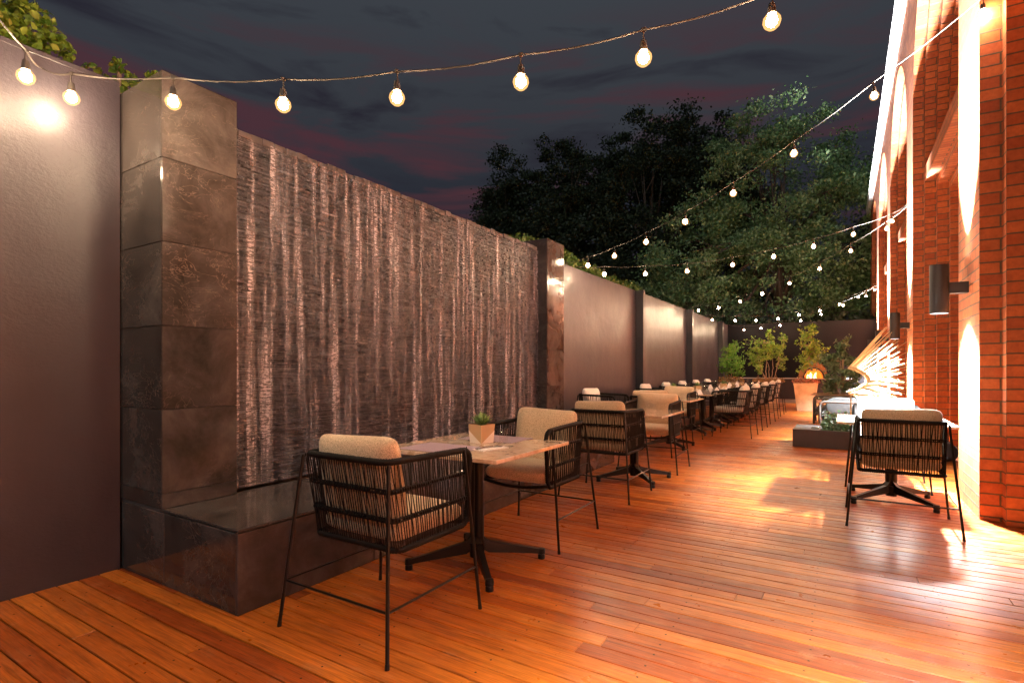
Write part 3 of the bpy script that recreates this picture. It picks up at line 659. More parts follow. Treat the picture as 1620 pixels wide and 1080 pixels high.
# ------------------------------------------------------------------ rope armchair
def round_poly(pts, r, n=5):
    P = [Vector(p) for p in pts]; out_ = [P[0]]
    for i in range(1, len(P)-1):
        a = (P[i-1]-P[i]); b = (P[i+1]-P[i]); ra = min(r, a.length*.45, b.length*.45); p0 = P[i]+a.normalized()*ra; p1 = P[i]+b.normalized()*ra
        for k in range(n+1):
            t_ = k/n; out_.append(p0*(1-t_)**2 + P[i]*2*t_*(1-t_) + p1*t_**2)
    out_.append(P[-1]); return out_
def make_chair(fabric, label):
    t = empty('rope_armchair', (0, 0, 0), 0, label, 'chair', 'rope armchairs on the terrace')
    HX, ZR, ZB = .268, .815, .42; yb, yf = -.245, .335; bb, bf = -.175, .345
    rim = round_poly([(-HX, bf-.02, ZB+.04), (-HX, yf+.02, ZR-.015), (-HX, yb, ZR), (HX, yb, ZR), (HX, yf+.02, ZR-.015), (HX, bf-.02, ZB+.04)], .075, 6)
    rp = resample(rim, .0065); rad = [.0145 + (.0022 if k % 2 else -.0006) + random.uniform(-.0006, .0006) for k in range(len(rp))]
    b = MB(); b.tube(rp, rad, 8); b.build('arm_rim', 'rope', t, True)
    low = round_poly([(-HX, bf-.02, ZB+.045), (-HX, bf-.04, ZB), (-HX, bb, ZB), (HX, bb, ZB), (HX, bf-.04, ZB), (HX, bf-.02, ZB+.045)], .04, 4)
    rp = resample(low, .007); rad = [.013 + (.0022 if k % 2 else -.0006) for k in range(len(rp))]
    b = MB(); b.tube(rp, rad, 8)
    fr_ = [(-HX + 2*HX*k/12, bf-.02, ZB + .012 - .028*math.sin(PI*k/12)) for k in range(13)]; b.tube(fr_, .011, 8)
    b.build('seat_frame', 'rope', t, True)
    def yrail(z):  # back plane y at height z, front y at height z
        q = (z-ZB)/(ZR-ZB); return bb + (yb-bb)*q, bf - .01 + (yf - bf)*q
    b = MB()
    for z in (.685, .555):
        y0_, y1_ = yrail(z); loop = round_poly([(-HX, y1_, z), (-HX, y0_, z), (HX, y0_, z), (HX, y1_, z)], .03, 4)
        for off in (-.008, .006): b.tube([(p.x, p.y, p.z+off) for p in loop], .0052, 6)
        rs_ = resample(loop, .0155)
        for k in range(1, len(rs_)-1):
            if random.random() < .85:
                p = rs_[k]; d = (rs_[k+1]-rs_[k-1]).normalized(); b.tube([p - d*.003, p + d*.003], .0115 + random.uniform(-.0015, .001), 6)
    b.build('side_rail', 'rope', t)
    def cords(fn, n):
        b = MB()
        for k in range(n):
            u = (k + .5)/n; u0 = u + random.uniform(-.010, .010); um = u + random.uniform(-.009, .009) + (.006 if k % 2 else -.006); un = u + random.uniform(-.008, .008) - (.006 if k % 2 else -.006); u1 = u + random.uniform(-.009, .009)
            b.tube([fn(u0, ZR), fn(um, .685), fn(un, .555), fn(u1, ZB)], .0033, 4, caps=False)
        return b
    def backf(u, z): return (-HX + 2*HX*u, yrail(z)[0], z)
    cords(backf, 36).build('backrest_cords', 'rope', t)
    for s_ in (-1, 1):
        def sidef(u, z): a, c = yrail(z); return (s_*HX, a + (c-a)*u, z)
        cords(sidef, 34).build('armrest_cords', 'rope', t)
    corners = [(-1, -1), (1, -1), (-1, 1), (1, 1)]
    foot = {}
    for sx, sy in corners:
        top = Vector((sx*(HX+.012), (-.245 if sy < 0 else .285), ZR-.008)); ft = Vector((sx*.352, sy*.325, .0)); foot[(sx, sy)] = (top, ft)
        b = MB(); b.tube([top, ft + (top-ft)*.02], .0085, 8); b.tube([ft + (top-ft)*.03, ft], [.0095, .0105], 8); b.build('leg', 'metal_black', t)
    def at(c, z): top, ft = foot[c]; return ft.lerp(top, z/top.z)
    b = MB(); zz = .215
    b.tube([at((-1, 1), zz), at((-1, -1), zz)], .0058, 6); b.tube([at((-1, -1), zz), at((1, -1), zz)], .0058, 6); b.tube([at((1, -1), zz), at((1, 1), zz)], .0058, 6); b.build('foot_rail', 'metal_black', t)
    # cushions
    def seat_fn(p): return Vector((p.x*(1 - .02*abs(p.z)), p.y, p.z*(1 - .10*(abs(p.x)**4 + abs(p.y)**4)/2) + .06*math.sin(p.x*2)*math.cos(p.y*2)))
    vs, fs = superbox(0, .085, .485, .515, .50, .115, .2, 40, 14, seat_fn, .8, .32)
    b = MB(); b.add(vs, fs); b.build('seat_cushion', fabric, t, True)
    def back_fn(p):
        z = p.z + (.055*abs(p.x)**3 if p.z > 0 else 0) + (.03*math.sin(p.x*3.2+.6) if p.z > 0 else 0); y_ = p.y*(1 - .35*abs(p.x)**6) * (1 - .30*max(0, p.z)**3); return Vector((p.x, y_, z))
    vs, fs = superbox(0, 0, 0, .51, .43, .15, .22, 48, 16, lambda p: p)
    def shape(v):
        x, zz, th_ = v; th_ *= (1 - .25*abs(x/.255)**5) * (1 - .25*max(0, zz/.215)**4)
        zz2 = zz + (.016*abs(x/.255)**2.5 + .007*math.sin(x*11+.5) - .012*(1 if abs(x) > .235 else 0)*0 if zz > 0 else 0) * max(0, zz/.215)
        return (x, -th_, zz2)
    vs = [shape(v) for v in vs]
    M = Matrix.Translation((0, -.135, .690)) @ Matrix.Rotation(R(9), 4, 'X')
    b = MB(); b.add([tuple(M @ Vector(v)) for v in vs], fs); b.build('back_cushion', fabric, t, True)
    return t
chair_beige = make_chair('cushion_tweed', 'nearest rope armchair with beige cushions in front of the tiled bench')
chair_white = make_chair('cushion_white', 'pale cushioned rope armchair')
used = set()
def place_chair(proto, x, y, rz, label, group=None):
    t = proto if proto.name not in used else copy_tree(proto)
    used.add(proto.name); t.location = (x, y, 0); t.rotation_euler = (0, 0, rz + (R(random.uniform(-2.5, 2.5)) if y > 5.5 else 0)); t['label'] = label
    t['group'] = 'rope armchairs on the terrace'; return t
place_chair(chair_beige, -1.92, 1.895, 0, 'nearest rope armchair, seen from behind, in front of the tiled bench')
place_chair(chair_beige, -1.94, 3.47, PI, 'beige rope armchair facing the camera beyond the nearest marble table')
place_chair(chair_beige, -1.98, 4.93, 0, 'rope armchair seen from behind at the near side of the second marble table')
place_chair(chair_beige, -1.97, 6.47, PI, 'beige rope armchair facing the camera beyond the second marble table')
place_chair(chair_beige, -2.33, 7.62, 0, 'beige rope armchair mostly hidden at the near side of the third marble table')
place_chair(chair_beige, -2.40, 9.14, PI, 'beige rope armchair facing the camera between the third marble table and the long table')
place_chair(chair_beige, .37, 5.21, 0, 'beige rope armchair seen from behind near the brick pier on the right')
place_chair(chair_white, .37, 6.80, PI, 'rope armchair with cushions whitened as if lit, facing the camera beside the brick pier')  # white fabric stands in for lamp glare on the cushions
place_chair(chair_white, -3.20, 7.75, -PI/2, 'pale rope armchair alone against the long grey wall behind the second table')
nm = ['first', 'second', 'third', 'fourth', 'fifth']
for k, y in enumerate((10.36, 11.80, 13.22, 14.66, 16.10)):
    place_chair(chair_white, -1.67, y, PI/2, '%s rope armchair from the camera on the aisle side of the long table' % nm[k])
for k, y in enumerate((10.46, 11.92, 13.33, 14.75, 16.17)):
    place_chair(chair_white, -3.20, y, -PI/2, '%s pale rope armchair from the camera on the wall side of the long table' % nm[k])

# ------------------------------------------------------------------ tables
def make_table(label):
    t = empty('pedestal_table', (0, 0, 0), 0, label, 'table')
    b = MB(); b.box((-.427, -.427, .722), (.427, .427, .745), 0, .003); b.build('tabletop', 'table_marble', t)
    b = MB(); b.box((-.19, -.19, .706), (.19, .19, .7215), 0, .004); b.box((-.27, -.022, .700), (.27, .022, .712), 0, .003); b.build('mounting_plate', 'iron', t)
    b = MB()
    prof = [(.040, .10), (.040, .70)]
    n = 12
    for sx in (-1, 1): b.tube([(sx*.017, 0, .09), (sx*.017, 0, .70)], .030, 14)
    b.tube([(0, 0, .05), (0, 0, .14)], [.045, .052], 14); b.build('pedestal', 'iron', t, False)
    for k in range(4):
        a = R(45 + 90*k); c_, s_ = math.cos(a), math.sin(a); g_ = MB(); pr = []
        for (r_, zt, zb, w_) in ((.03, .185, .10, .022), (.07, .145, .075, .024), (.22, .108, .060, .021), (.385, .070, .040, .018), (.425, .062, .036, .018)):
            pr.append([(r_, -w_, zb), (r_, w_, zb), (r_, w_*.8, zt), (r_, -w_*.8, zt)])
        vs = [(c_*p[0]-s_*p[1], s_*p[0]+c_*p[1], p[2]) for ring in pr for p in ring]; fs = []
        for i in range(len(pr)-1):
            for j in range(4): fs.append((i*4+j, i*4+(j+1)%4, (i+1)*4+(j+1)%4, (i+1)*4+j))
        fs += [(3, 2, 1, 0), tuple((len(pr)-1)*4+j for j in range(4))]
        g_.add(vs, fs); lg = g_.build('base_leg', 'iron', t)
        q = MB(); q.lathe([(.0, .068), (.022, .066), (.025, .050), (.025, .034), (.020, .030), (.023, .022), (.023, .002), (0, .0)], 14, (c_*.418, s_*.418, 0)); q.build('foot', 'iron', lg)
    return t
tb = make_table('nearest marble pedestal table set with two placemats and a potted succulent')
tb.location = (-1.945, 2.72, 0)
def place_table(x, y, label, group=None):
    t = copy_tree(tb); t.location = (x, y, 0); t['label'] = label
    if group: t['group'] = group
    return t
place_table(-1.95, 5.68, 'second marble pedestal table from the camera with clear tumblers')
place_table(-2.31, 8.35, 'third marble pedestal table between two beige rope chairs')
place_table(.37, 6.02, 'marble pedestal table in bright light beside the brick pier')
for k in range(9):
    t = place_table(-2.42, 10.33 + .857*k, 'near end table of the long row set for dinner' if k == 0 else 'marble pedestal table pushed into the long row set for dinner', 'tables joined in the long row')
    if k == 8: t['label'] = 'far end table of the long row by the planters'

# ------------------------------------------------------------------ table things
def make_pot(name, label, loc, rz, s=1.0, group=None):
    t = empty(name, loc, rz, label, 'potted plant', group)
    b = MB(); h = .118; a = .060; vs = []; 
    for z, r_ in ((0, a*.86), (h, a)): vs += [(-r_, -r_, z), (r_, -r_, z), (r_, r_, z), (-r_, r_, z)]
    b.add(vs, [(0, 3, 2, 1), (0, 1, 5, 4), (1, 2, 6, 5), (2, 3, 7, 6), (3, 0, 4, 7)], 0)
    # painted white lower triangles on the faces
    rr = lambda z: a*.86 + (a - a*.86)*z/h + .0008
    for f in range(4):
        c_, s_ = [(1, 0), (0, 1), (-1, 0), (0, -1)][f]
        def pt(u, z): r_ = rr(z); x_, y_ = u*r_, -r_; return (x_*c_ - y_*s_, x_*s_ + y_*c_, z)
        if not f % 2: b.add([pt(-1, .001), pt(.98, .001), pt(-1, .078)], [(0, 1, 2)], 1)
        else: b.add([pt(-.98, .001), pt(1, .001), pt(1, .078)], [(0, 1, 2)], 1)
    b.add([(-a*.9, -a*.9, h-.012), (a*.9, -a*.9, h-.012), (a*.9, a*.9, h-.012), (-a*.9, a*.9, h-.012)], [(0, 1, 2, 3)], 2)
    b.build('pot', ['pot_tan', 'pot_white', 'soil'], t)
    n = 90; A = rng.uniform(0, 2*PI, n); el = rng.uniform(.35, 1.45, n); ln = rng.uniform(.055, .10, n)
    D = np.stack([np.cos(A)*np.cos(el), np.sin(A)*np.cos(el), np.sin(el)], 1); C = np.array([0, 0, h-.01]) + D*ln[:, None]*.5; C[:, :2] += rng.uniform(-.02, .02, (n, 2))
    U = np.cross(D, [0, 0, 1.0]); U /= np.linalg.norm(U, axis=1, keepdims=True)+1e-6; quads_mesh('succulent_leaves', C, U*.009, D*ln[:, None]*.5, 'leaf_succulent', t)
    t.scale = (s, s, s); return t
pot = make_pot('potted_succulent', 'tan and white cube pot with a spiky succulent on the nearest table', (-1.965, 2.80, .745), R(-12))
for k, (x, y, lab) in enumerate(((-2.72, 10.15, 'small potted succulent on the near end of the long table, wall side'), (-2.50, 11.1, 'small potted succulent on the long table between two groups of wine glasses'), (-2.35, 13.0, 'small potted succulent midway along the long table'))):
    c = copy_tree(pot); c.location = (x, y, .745); c.rotation_euler = (0, 0, k*.7); c['label'] = lab
def tumbler(loc, label, h=.095, group='clear tumblers on the tables'):
    b = MB(); b.lathe([(0, 0), (.027, 0), (.034, h), (.0315, h), (.025, .008), (0, .008)], 20); o = b.build('tumbler', 'glass', None, True); o.location = loc; tag(o, label, 'glass', group); return o
tg = tumbler((-1.80, 2.80, .745), 'clear tumbler beside the succulent pot on the nearest table', .10)
def cp(o, loc, label):
    c = o.copy(); COL.objects.link(c); c.location = loc; c['label'] = label; return c
cp(tg, (-2.13, 5.55, .745), 'left clear tumbler on the second marble table'); cp(tg, (-1.72, 5.62, .745), 'right clear tumbler on the second marble table'); cp(tg, (-2.10, 8.3, .745), 'clear tumbler on the third marble table')
cp(tg, (-1.80, 5.70, .745), 'clear tumbler touching the right one on the second marble table')
b = MB(); b.lathe([(0, 0), (.033, 0), (.033, .002), (.006, .006), (.0035, .02), (.0035, .075), (.012, .085), (.030, .105), (.036, .135), (.030, .175), (.0285, .175), (.034, .135), (.028, .107), (0, .088)], 20)
wg = b.build('wine_glass', 'glass', None, True); wg.location = (-2.2, 10.2, .745); tag(wg, 'clear wine glass standing on the long table', 'glass', 'wine glasses on the long table')
for k in range(1, 22):
    y = 10.2 + .33*k; x = (-2.18, -2.62, -2.30, -2.70)[k % 4] + random.uniform(-.04, .04)
    cp(wg, (x, y + random.uniform(-.05, .05), .745), 'clear wine glass standing on the long table')
ng = tumbler((-2.12, 10.0, .745), 'clear tumbler on the long dinner table', .09, 'tumblers on the long table')
for k in range(1, 14):
    cp(ng, ((-2.10, -2.74)[k % 2] + random.uniform(-.03, .03), 10.0 + .55*k, .745), 'clear tumbler on the long dinner table')
def mat_obj(name, loc, sx, sy, mt, label, cat, group, rz=0, h=.003):
    b = MB(); b.box((-sx/2, -sy/2, 0), (sx/2, sy/2, h), 0, .001); o = b.build(name, mt); o.location = loc; o.rotation_euler = (0, 0, rz); tag(o, label, cat, group); return o
mat_obj('placemat', (-2.03, 2.475, .7455), .42, .30, 'placemat', 'woven purple placemat nearest the camera on the nearest table', 'placemat', 'woven placemats')
mat_obj('placemat', (-1.99, 3.00, .7455), .42, .28, 'placemat', 'woven purple placemat on the far side of the nearest table', 'placemat', 'woven placemats')
mat_obj('napkin', (-1.76, 2.60, .7455), .10, .20, 'napkin', 'folded white napkin under the cutlery on the nearest table', 'napkin', None, R(-15), .006)
mat_obj('placemat', (.37, 5.80, .7455), .42, .30, 'napkin', 'pale placemat on the table beside the brick pier', 'placemat', 'pale placemats')
def napkin(loc, label):
    b = MB(); b.add([(-.05, -.05, 0), (.05, -.05, 0), (.05, .05, 0), (-.05, .05, 0), (-.012, 0, .09), (.012, 0, .09)], [(0, 1, 5, 4), (1, 2, 5), (2, 3, 4, 5), (3, 0, 4), (3, 2, 1, 0)]); o = b.build('napkin', 'napkin'); o.location = loc; tag(o, label, 'napkin', 'folded napkins on the long table'); return o
n0 = napkin((-2.22, 10.02, .745), 'folded white napkin standing on the long table')
for k in range(1, 13): cp(n0, ((-2.16, -2.66)[k % 2], 10.02 + .62*k, .745), 'folded white napkin standing on the long table')
# cutlery
def spoon(loc, rz, label):
    b = MB(); b.tube([(0, -.09, .003), (0, 0, .006), (0, .05, .006)], [.004, .0028, .003], 8)
    vs, fs = superbox(0, .072, .006, .032, .050, .007, 1.0, 16, 8); b.add(vs, fs); o = b.build('spoon', 'steel', None, True); o.location = loc; o.rotation_euler = (0, 0, rz); tag(o, label, 'spoon'); return o
spoon((-1.76, 2.585, .7515), R(-20), 'steel spoon lying on the napkin beside the succulent pot')
b = MB(); b.tube([(0, -.09, .003), (0, .05, .004)], .0032, 8); b.box((-.011, .045, .001), (.011, .060, .005)); 
for k in (-1, 0, 1): b.box((k*.008-.0015, .060, .001), (k*.008+.0015, .10, .004))
o = b.build('fork', 'steel'); o.location = (-1.79, 2.60, .7515); o.rotation_euler = (0, 0, R(-12)); tag(o, 'steel fork lying on the napkin left of the spoon', 'fork')

# ------------------------------------------------------------------ planters and potted trees
def planter(name, loc, w0, w1, h, label):
    t = empty(name, loc, 0, label, 'planter'); b = MB(); vs = []
    for z, r_ in ((0, w0/2), (h-.05, w1/2*.97), (h-.05, w1/2), (h, w1/2), (h, w1/2-.035), (h-.06, w1/2-.04)): vs += [(-r_, -r_, z), (r_, -r_, z), (r_, r_, z), (-r_, r_, z)]
    fs = []
    for i in range(5):
        for j in range(4): fs.append((i*4+j, i*4+(j+1)%4, (i+1)*4+(j+1)%4, (i+1)*4+j))
    b.add(vs, fs); b.build('planter_body', 'sandstone', t)
    s = MB(); r_ = w1/2-.04; s.add([(-r_, -r_, h-.06), (r_, -r_, h-.06), (r_, r_, h-.06), (-r_, r_, h-.06)], [(0, 1, 2, 3)]); s.build('soil', 'soil', t)
    return t
def underplant(t, cx, cy, z, rx, ry, n, mt, size=.055, hz=.08, name='ground_cover'):
    a = rng.uniform(0, 2*PI, n); r_ = np.sqrt(rng.uniform(0, 1, n)); C = np.stack([cx+rx*r_*np.cos(a), cy+ry*r_*np.sin(a), z+np.abs(rng.normal(0, hz, n))*(1.15-r_*.5)], 1)
    o = quads_mesh(name, *leaf_arrays(C, size, .6), mt, t); o['kind'] = 'stuff'; return o
def small_tree(name, loc, stems, tips, label, leafm, nl, lsize, spread, bark='bark_pale', cat='potted tree', r0=.014, droop=0):
    """stems: list of polylines (local); tips: list of (centre, radius) leaf clumps joined to the nearest stem by twigs"""
    t = empty(name, loc, 0, label, cat); b = MB(); SP = []
    for s_ in stems:
        P = resample(s_, .08); P = [p + Vector((random.uniform(-.008, .008), random.uniform(-.008, .008), 0)) for p in P]; n = len(P)
        b.tube(P, [r0*(1-.7*i/n) for i in range(n)], 6); SP += P
    cents = []
    for c, rad in tips:
        c = Vector(c); k = max(3, int(nl*rad*rad*11))
        near = min(SP, key=lambda p: (p-c).length + (0 if p.z < c.z else .3))
        for j in range(7):
            e = c + Vector((random.gauss(0, rad*.5), random.gauss(0, rad*.5), random.gauss(0, rad*.5))); mid = near.lerp(e, .5) + Vector((random.gauss(0, .02), random.gauss(0, .02), random.gauss(0, .02)))
            b.tube([near, mid, e], [r0*.35, r0*.22, r0*.1], 4, caps=False)
            for q in range(max(2, k//7)):
                f = random.uniform(.35, 1.1); p = near.lerp(mid, f*2) if f < .5 else mid.lerp(e, (f-.5)*2)
                cents.append(p + Vector((random.gauss(0, spread), random.gauss(0, spread), random.gauss(0, spread))))
    b.build('trunk', bark, t, True); C = np.array([tuple(c) for c in cents]); quads_mesh('leaves', *leaf_arrays(C, lsize, .5, droop=droop), leafm, t); return t
Yp = 17.8
pl1 = planter('stone_planter', (-3.0, Yp, 0), .46, .68, .78, 'leftmost sandstone planter at the end of the long table')
tr1 = small_tree('potted_tree', (-3.0, Yp, .72), [[(0, 0, 0), (.02, 0, .35), (-.02, 0, .7), (0, .02, 1.1)]], [((x_, random.uniform(-.2, .2), z_), .17) for x_, z_ in ((-.22, .42), (-.28, .6), (-.1, .62), (.12, .62), (.28, .52), (.34, .66), (-.2, .8), (.02, .85), (.2, .82), (.02, 1.02), (-.1, 1.12), (.12, 1.2), (.3, .40))], 'round crowned green tree in the leftmost planter behind the long table', 'leaf_pot_deep', 330, .085, .035)
underplant(pl1, 0, 0, .80, .38, .3, 520, 'leaf_bronze', .06, .09)
pl2 = planter('stone_planter', (-1.93, Yp, 0), .44, .58, .78, 'middle sandstone planter holding the multi stemmed tree')
tr2 = small_tree('potted_tree', (-1.93, Yp, .72), [[(0, 0, 0), (-.18, 0, .4), (-.3, 0, .8)], [(-.05, .02, 0), (-.08, 0, .4), (-.02, 0, 1.1), (0, 0, 1.5)], [(.05, 0, 0), (.12, 0, .5), (.1, 0, 1.0)], [(.1, 0, 0), (.22, 0, .45), (.3, 0, .95), (.42, 0, 1.3)], [(.02, .03, 0), (0, .05, .55), (-.15, .05, .95)]],
    [((x_, random.uniform(-.2, .2), z_), .17) for x_, z_ in ((-.5, .75), (-.55, .95), (-.4, .6), (-.45, 1.15), (-.3, .9), (-.22, 1.05), (-.2, .72), (-.05, .85), (0, 1.1), (-.05, 1.3), (0, 1.52), (.12, 1.22), (.1, .95), (.25, 1.0), (.3, .8), (.34, 1.15), (.42, 1.35), (.38, .62), (-.32, .48), (-.5, 1.3))], 'wide multi stemmed green tree behind the aisle chairs', 'leaf_pot', 300, .078, .035)
underplant(pl2, 0, 0, .80, .45, .3, 520, 'leaf_bronze', .06, .08)
pl3 = planter('stone_planter', (-.93, 17.55, 0), .42, .60, .79, 'tall tapered sandstone planter standing clear in front of the pizza oven')
tr3 = small_tree('potted_tree', (-.93, 17.55, .72), [[(-.05, 0, 0), (.02, 0, .4), (.1, 0, .9), (.14, 0, 1.35), (.15, 0, 1.68)]], [((x_, random.uniform(-.15, .15), z_), .15) for x_, z_ in ((-.14, .5), (-.2, .78), (0, .62), (.05, .8), (.25, .7), (.38, .82), (.42, .95), (.02, .98), (.2, .95), (.1, 1.12), (.3, 1.1), (-.12, 1.2), (.15, 1.3), (.12, 1.5), (.16, 1.62), (.14, 1.72), (-.2, 1.42), (.3, 1.2))], 'upright green tree in front of the pizza oven', 'leaf_pot', 300, .078, .03)
underplant(pl3, 0, 0, .80, .36, .3, 600, 'leaf_flower', .05, .07)
# staked shrub on the right
sh = small_tree('staked_shrub', (-.02, 14.2, 0), [[(0, 0, 0), (.0, 0, .8), (-.05, 0, 1.3), (-.02, 0, 1.75)], [(.02, 0, .5), (.15, 0, 1.0), (.18, 0, 1.35)], [(-.02, 0, .5), (-.2, 0, 1.0)]],
    [((x_, random.uniform(-.2, .2), z_), .17) for x_, z_ in ((-.3, .8), (-.25, 1.0), (-.33, 1.3), (-.2, 1.25), (-.15, 1.5), (0, 1.75), (-.02, 1.55), (.08, 1.4), (.1, 1.15), (-.08, 1.0), (.25, 1.3), (.3, 1.1), (.28, .9), (.2, .8), (.36, 1.22), (-.3, .65), (.1, .75), (-.4, 1.45))], 'grey green staked shrub behind the grey sofa', 'leaf_grey_green', 300, .10, .035, cat='shrub')
b = MB(); b.box((-.02, -.05, 0), (.02, -.01, 1.42), 0, .003); b.build('stake', 'stake_wood', sh)

# ------------------------------------------------------------------ counter and oven
t = empty('bar_counter', (-1.4, 20.97, 0), 0, 'low dark counter running along the back wall under the oven', 'counter')
b = MB(); b.box((-2.33, 0, .14), (1.7, .64, .84), 0, .004); b.build('counter_body', 'counter_paint', t)
b = MB(); b.box((-2.335, -.03, .842), (1.72, .64, .868), 0, .003); b.build('countertop', 'concrete_light', t)
b = MB(); b.box((-2.3, .06, 0), (1.65, .6, .138)); b.build('plinth', 'concrete_light', t)
t = empty('pizza_oven', (-.90, 21.26, .868), 0, 'domed brown clay pizza oven with a fire glowing inside', 'oven')
b = MB(); n = 28
def dome(rw, rh, y0_, y1_, mi, b, inner=False):
    ring = []
    for y_, s_ in ((y0_, 1.0), (y0_ + (y1_-y0_)*.45, .97), (y0_ + (y1_-y0_)*.8, .72), (y1_, .25)):
        ring.append([(rw*s_*math.cos(PI*k/n), y_, rh*s_*math.sin(PI*k/n)) for k in range(n+1)])
    vs = [p for r_ in ring for p in r_]; m1 = n+1; fs = []
    for i in range(3):
        for k in range(n): fs.append((i*m1+k, i*m1+k+1, (i+1)*m1+k+1, (i+1)*m1+k))
    b.add(vs, fs, mi)
dome(.44, .60, -.26, .30, 0, b)
# front face with arched mouth
fo = [(.44*math.cos(PI*k/n), -.26, .60*math.sin(PI*k/n)) for k in range(n+1)]; fi = [(.30*math.cos(PI*k/n)+.03, -.26, .34*math.sin(PI*k/n)) for k in range(n+1)]
b.add(fo + fi, [(k, k+1, n+1+k+1, n+1+k) for k in range(n)], 0); b.build('oven_dome', 'oven_clay', t, False)
b = MB()
arch = [(.31*math.cos(PI*k/16)+.03, -.275, .35*math.sin(PI*k/16)) for k in range(17)]; b.tube(arch, .022, 8); b.build('mouth_arch', 'iron', t, True)
b = MB(); dome(.295, .335, -.258, .2, 0, b); b.build('fire_chamber', 'fire', t)
b = MB(); b.lathe([(.08, .54), (.08, .66), (.095, .66), (.095, .69), (0, .69)], 18, (0, -.05, 0)); b.build('chimney', 'oven_clay', t)
b = MB()
for k in range(9):
    x_ = -.17 + .03*k*random.uniform(.6, 1.2); hgt = random.uniform(.10, .22); b.tube([(x_, -.1, .0), (x_+random.uniform(-.02, .02), -.1, hgt*.4), (x_+random.uniform(-.03, .03), -.1, hgt)], [.03, .026, .002], 8)
b.build('flames', 'flame', t, True)

# ------------------------------------------------------------------ lounge: box planter, sofas, ottoman, sunburst chair
t = empty('planter_box', (0, 9.82, 0), 0, 'low dark rectangular planter box on the deck right of the aisle', 'planter box')
b = MB()
b.box((-.68, -.42, 0), (.62, -.38, .27), 0, .003); b.box((-.68, .38, 0), (.62, .42, .27), 0, .003); b.box((-.68, -.379, 0), (-.30, .379, .268), 0, .003); b.box((.58, -.379, 0), (.62, .379, .27), 0, .003)
b.build('box_body', 'dark_box_paint', t)
b = MB(); b.box((-.299, -.379, .0), (.579, .379, .22)); b.build('soil', 'soil', t)
b = MB(); b.box((-.44, -.2, .268), (-.33, .1, .274), 0, .001); b.build('service_plate', 'steel', t)
pl = empty('low_shrub', (.05, 9.82, .22), 0, 'low variegated shrub growing in the dark planter box', 'shrub')
n = 900; C = np.stack([rng.uniform(-.33, .42, n), rng.uniform(-.33, .33, n), np.abs(rng.normal(.05, .10, n))], 1); quads_mesh('leaves', *leaf_arrays(C, .07, .55, up=.4), 'leaf_grey_green', pl)
b = MB()
for k in range(26):
    x_, y_ = random.uniform(-.28, .35), random.uniform(-.3, .3); b.tube([(x_, y_, 0), (x_+random.uniform(-.06, .06), y_, .1), (x_+random.uniform(-.1, .1), y_, .2)], .003, 4)
b.build('stems', 'bark', pl)
def sofa(name, loc, rz, label, w_, wood=False, fab='cushion_grey'):
    t = empty(name, loc, rz, label, 'sofa')
    D = .84
    for s_ in (-1, 1):
        loop = round_poly([(-D/2+.02, s_*w_/2, .0), (-D/2+.02, s_*w_/2, .60), (D/2-.02, s_*w_/2, .60), (D/2-.02, s_*w_/2, .0)], .10, 7)
        b = MB(); b.tube(loop, .024, 8); b.tube([(-D/2+.02, s_*w_/2, .20), (D/2-.02, s_*w_/2, .20)], .02, 8); b.build('arm_frame', 'alu_grey', t, True)
        if wood: b = MB(); b.box((-D/2-.04, s_*w_/2-.035, .626), (D/2-.1, s_*w_/2+.035, .65), 0, .004); b.build('arm_cap', 'stake_wood', t)
    b = MB(); b.box((-D/2+.03, -w_/2, .18), (D/2-.03, w_/2, .225), 0, .005); b.build('seat_frame', 'alu_grey', t)
    vs, fs = superbox(-.02, 0, .31, D-.1, w_-.08, .17, .2); b = MB(); b.add(vs, fs); b.build('seat_cushion', fab, t, True)
    nb = max(1, round(w_/.75))
    for k in range(nb):
        yy = -w_/2 + w_*(k+.5)/nb; vs, fs = superbox(0, 0, 0, .17, w_/nb-.05, .44, .25); M = Matrix.Translation((D/2-.15, yy, .58)) @ Matrix.Rotation(R(14), 4, 'Y'); b = MB(); b.add([tuple(M @ Vector(v)) for v in vs], fs); b.build('back_cushion', fab, t, True)
    return t
s1 = sofa('lounge_sofa', (.02, 12.15, 0), 0, 'low grey two seat sofa with a rounded tube frame behind the planter box', 1.6)
vs, fs = superbox(0, 0, 0, .62, .16, .36, .25); M = Matrix.Translation((.0, -.62, .50)) @ Matrix.Rotation(R(-10), 4, 'X'); b = MB(); b.add([tuple(M @ Vector(v)) for v in vs], fs); b.build('side_cushion', 'cushion_grey', s1, True)
sofa('lounge_armchair', (-.16, 13.9, 0), 0, 'grey lounge armchair with wooden arm caps beyond the sofa', .8, True, 'cushion_blue_grey')
b = MB(); vs, fs = superbox(.93, 8.95, .14, .62, .5, .27, .18, 36, 12); b.add(vs, fs); tag(b.build('ottoman', 'leather_dark', None, True), 'dark rounded ottoman tucked into the brick recess behind the white chair', 'ottoman')
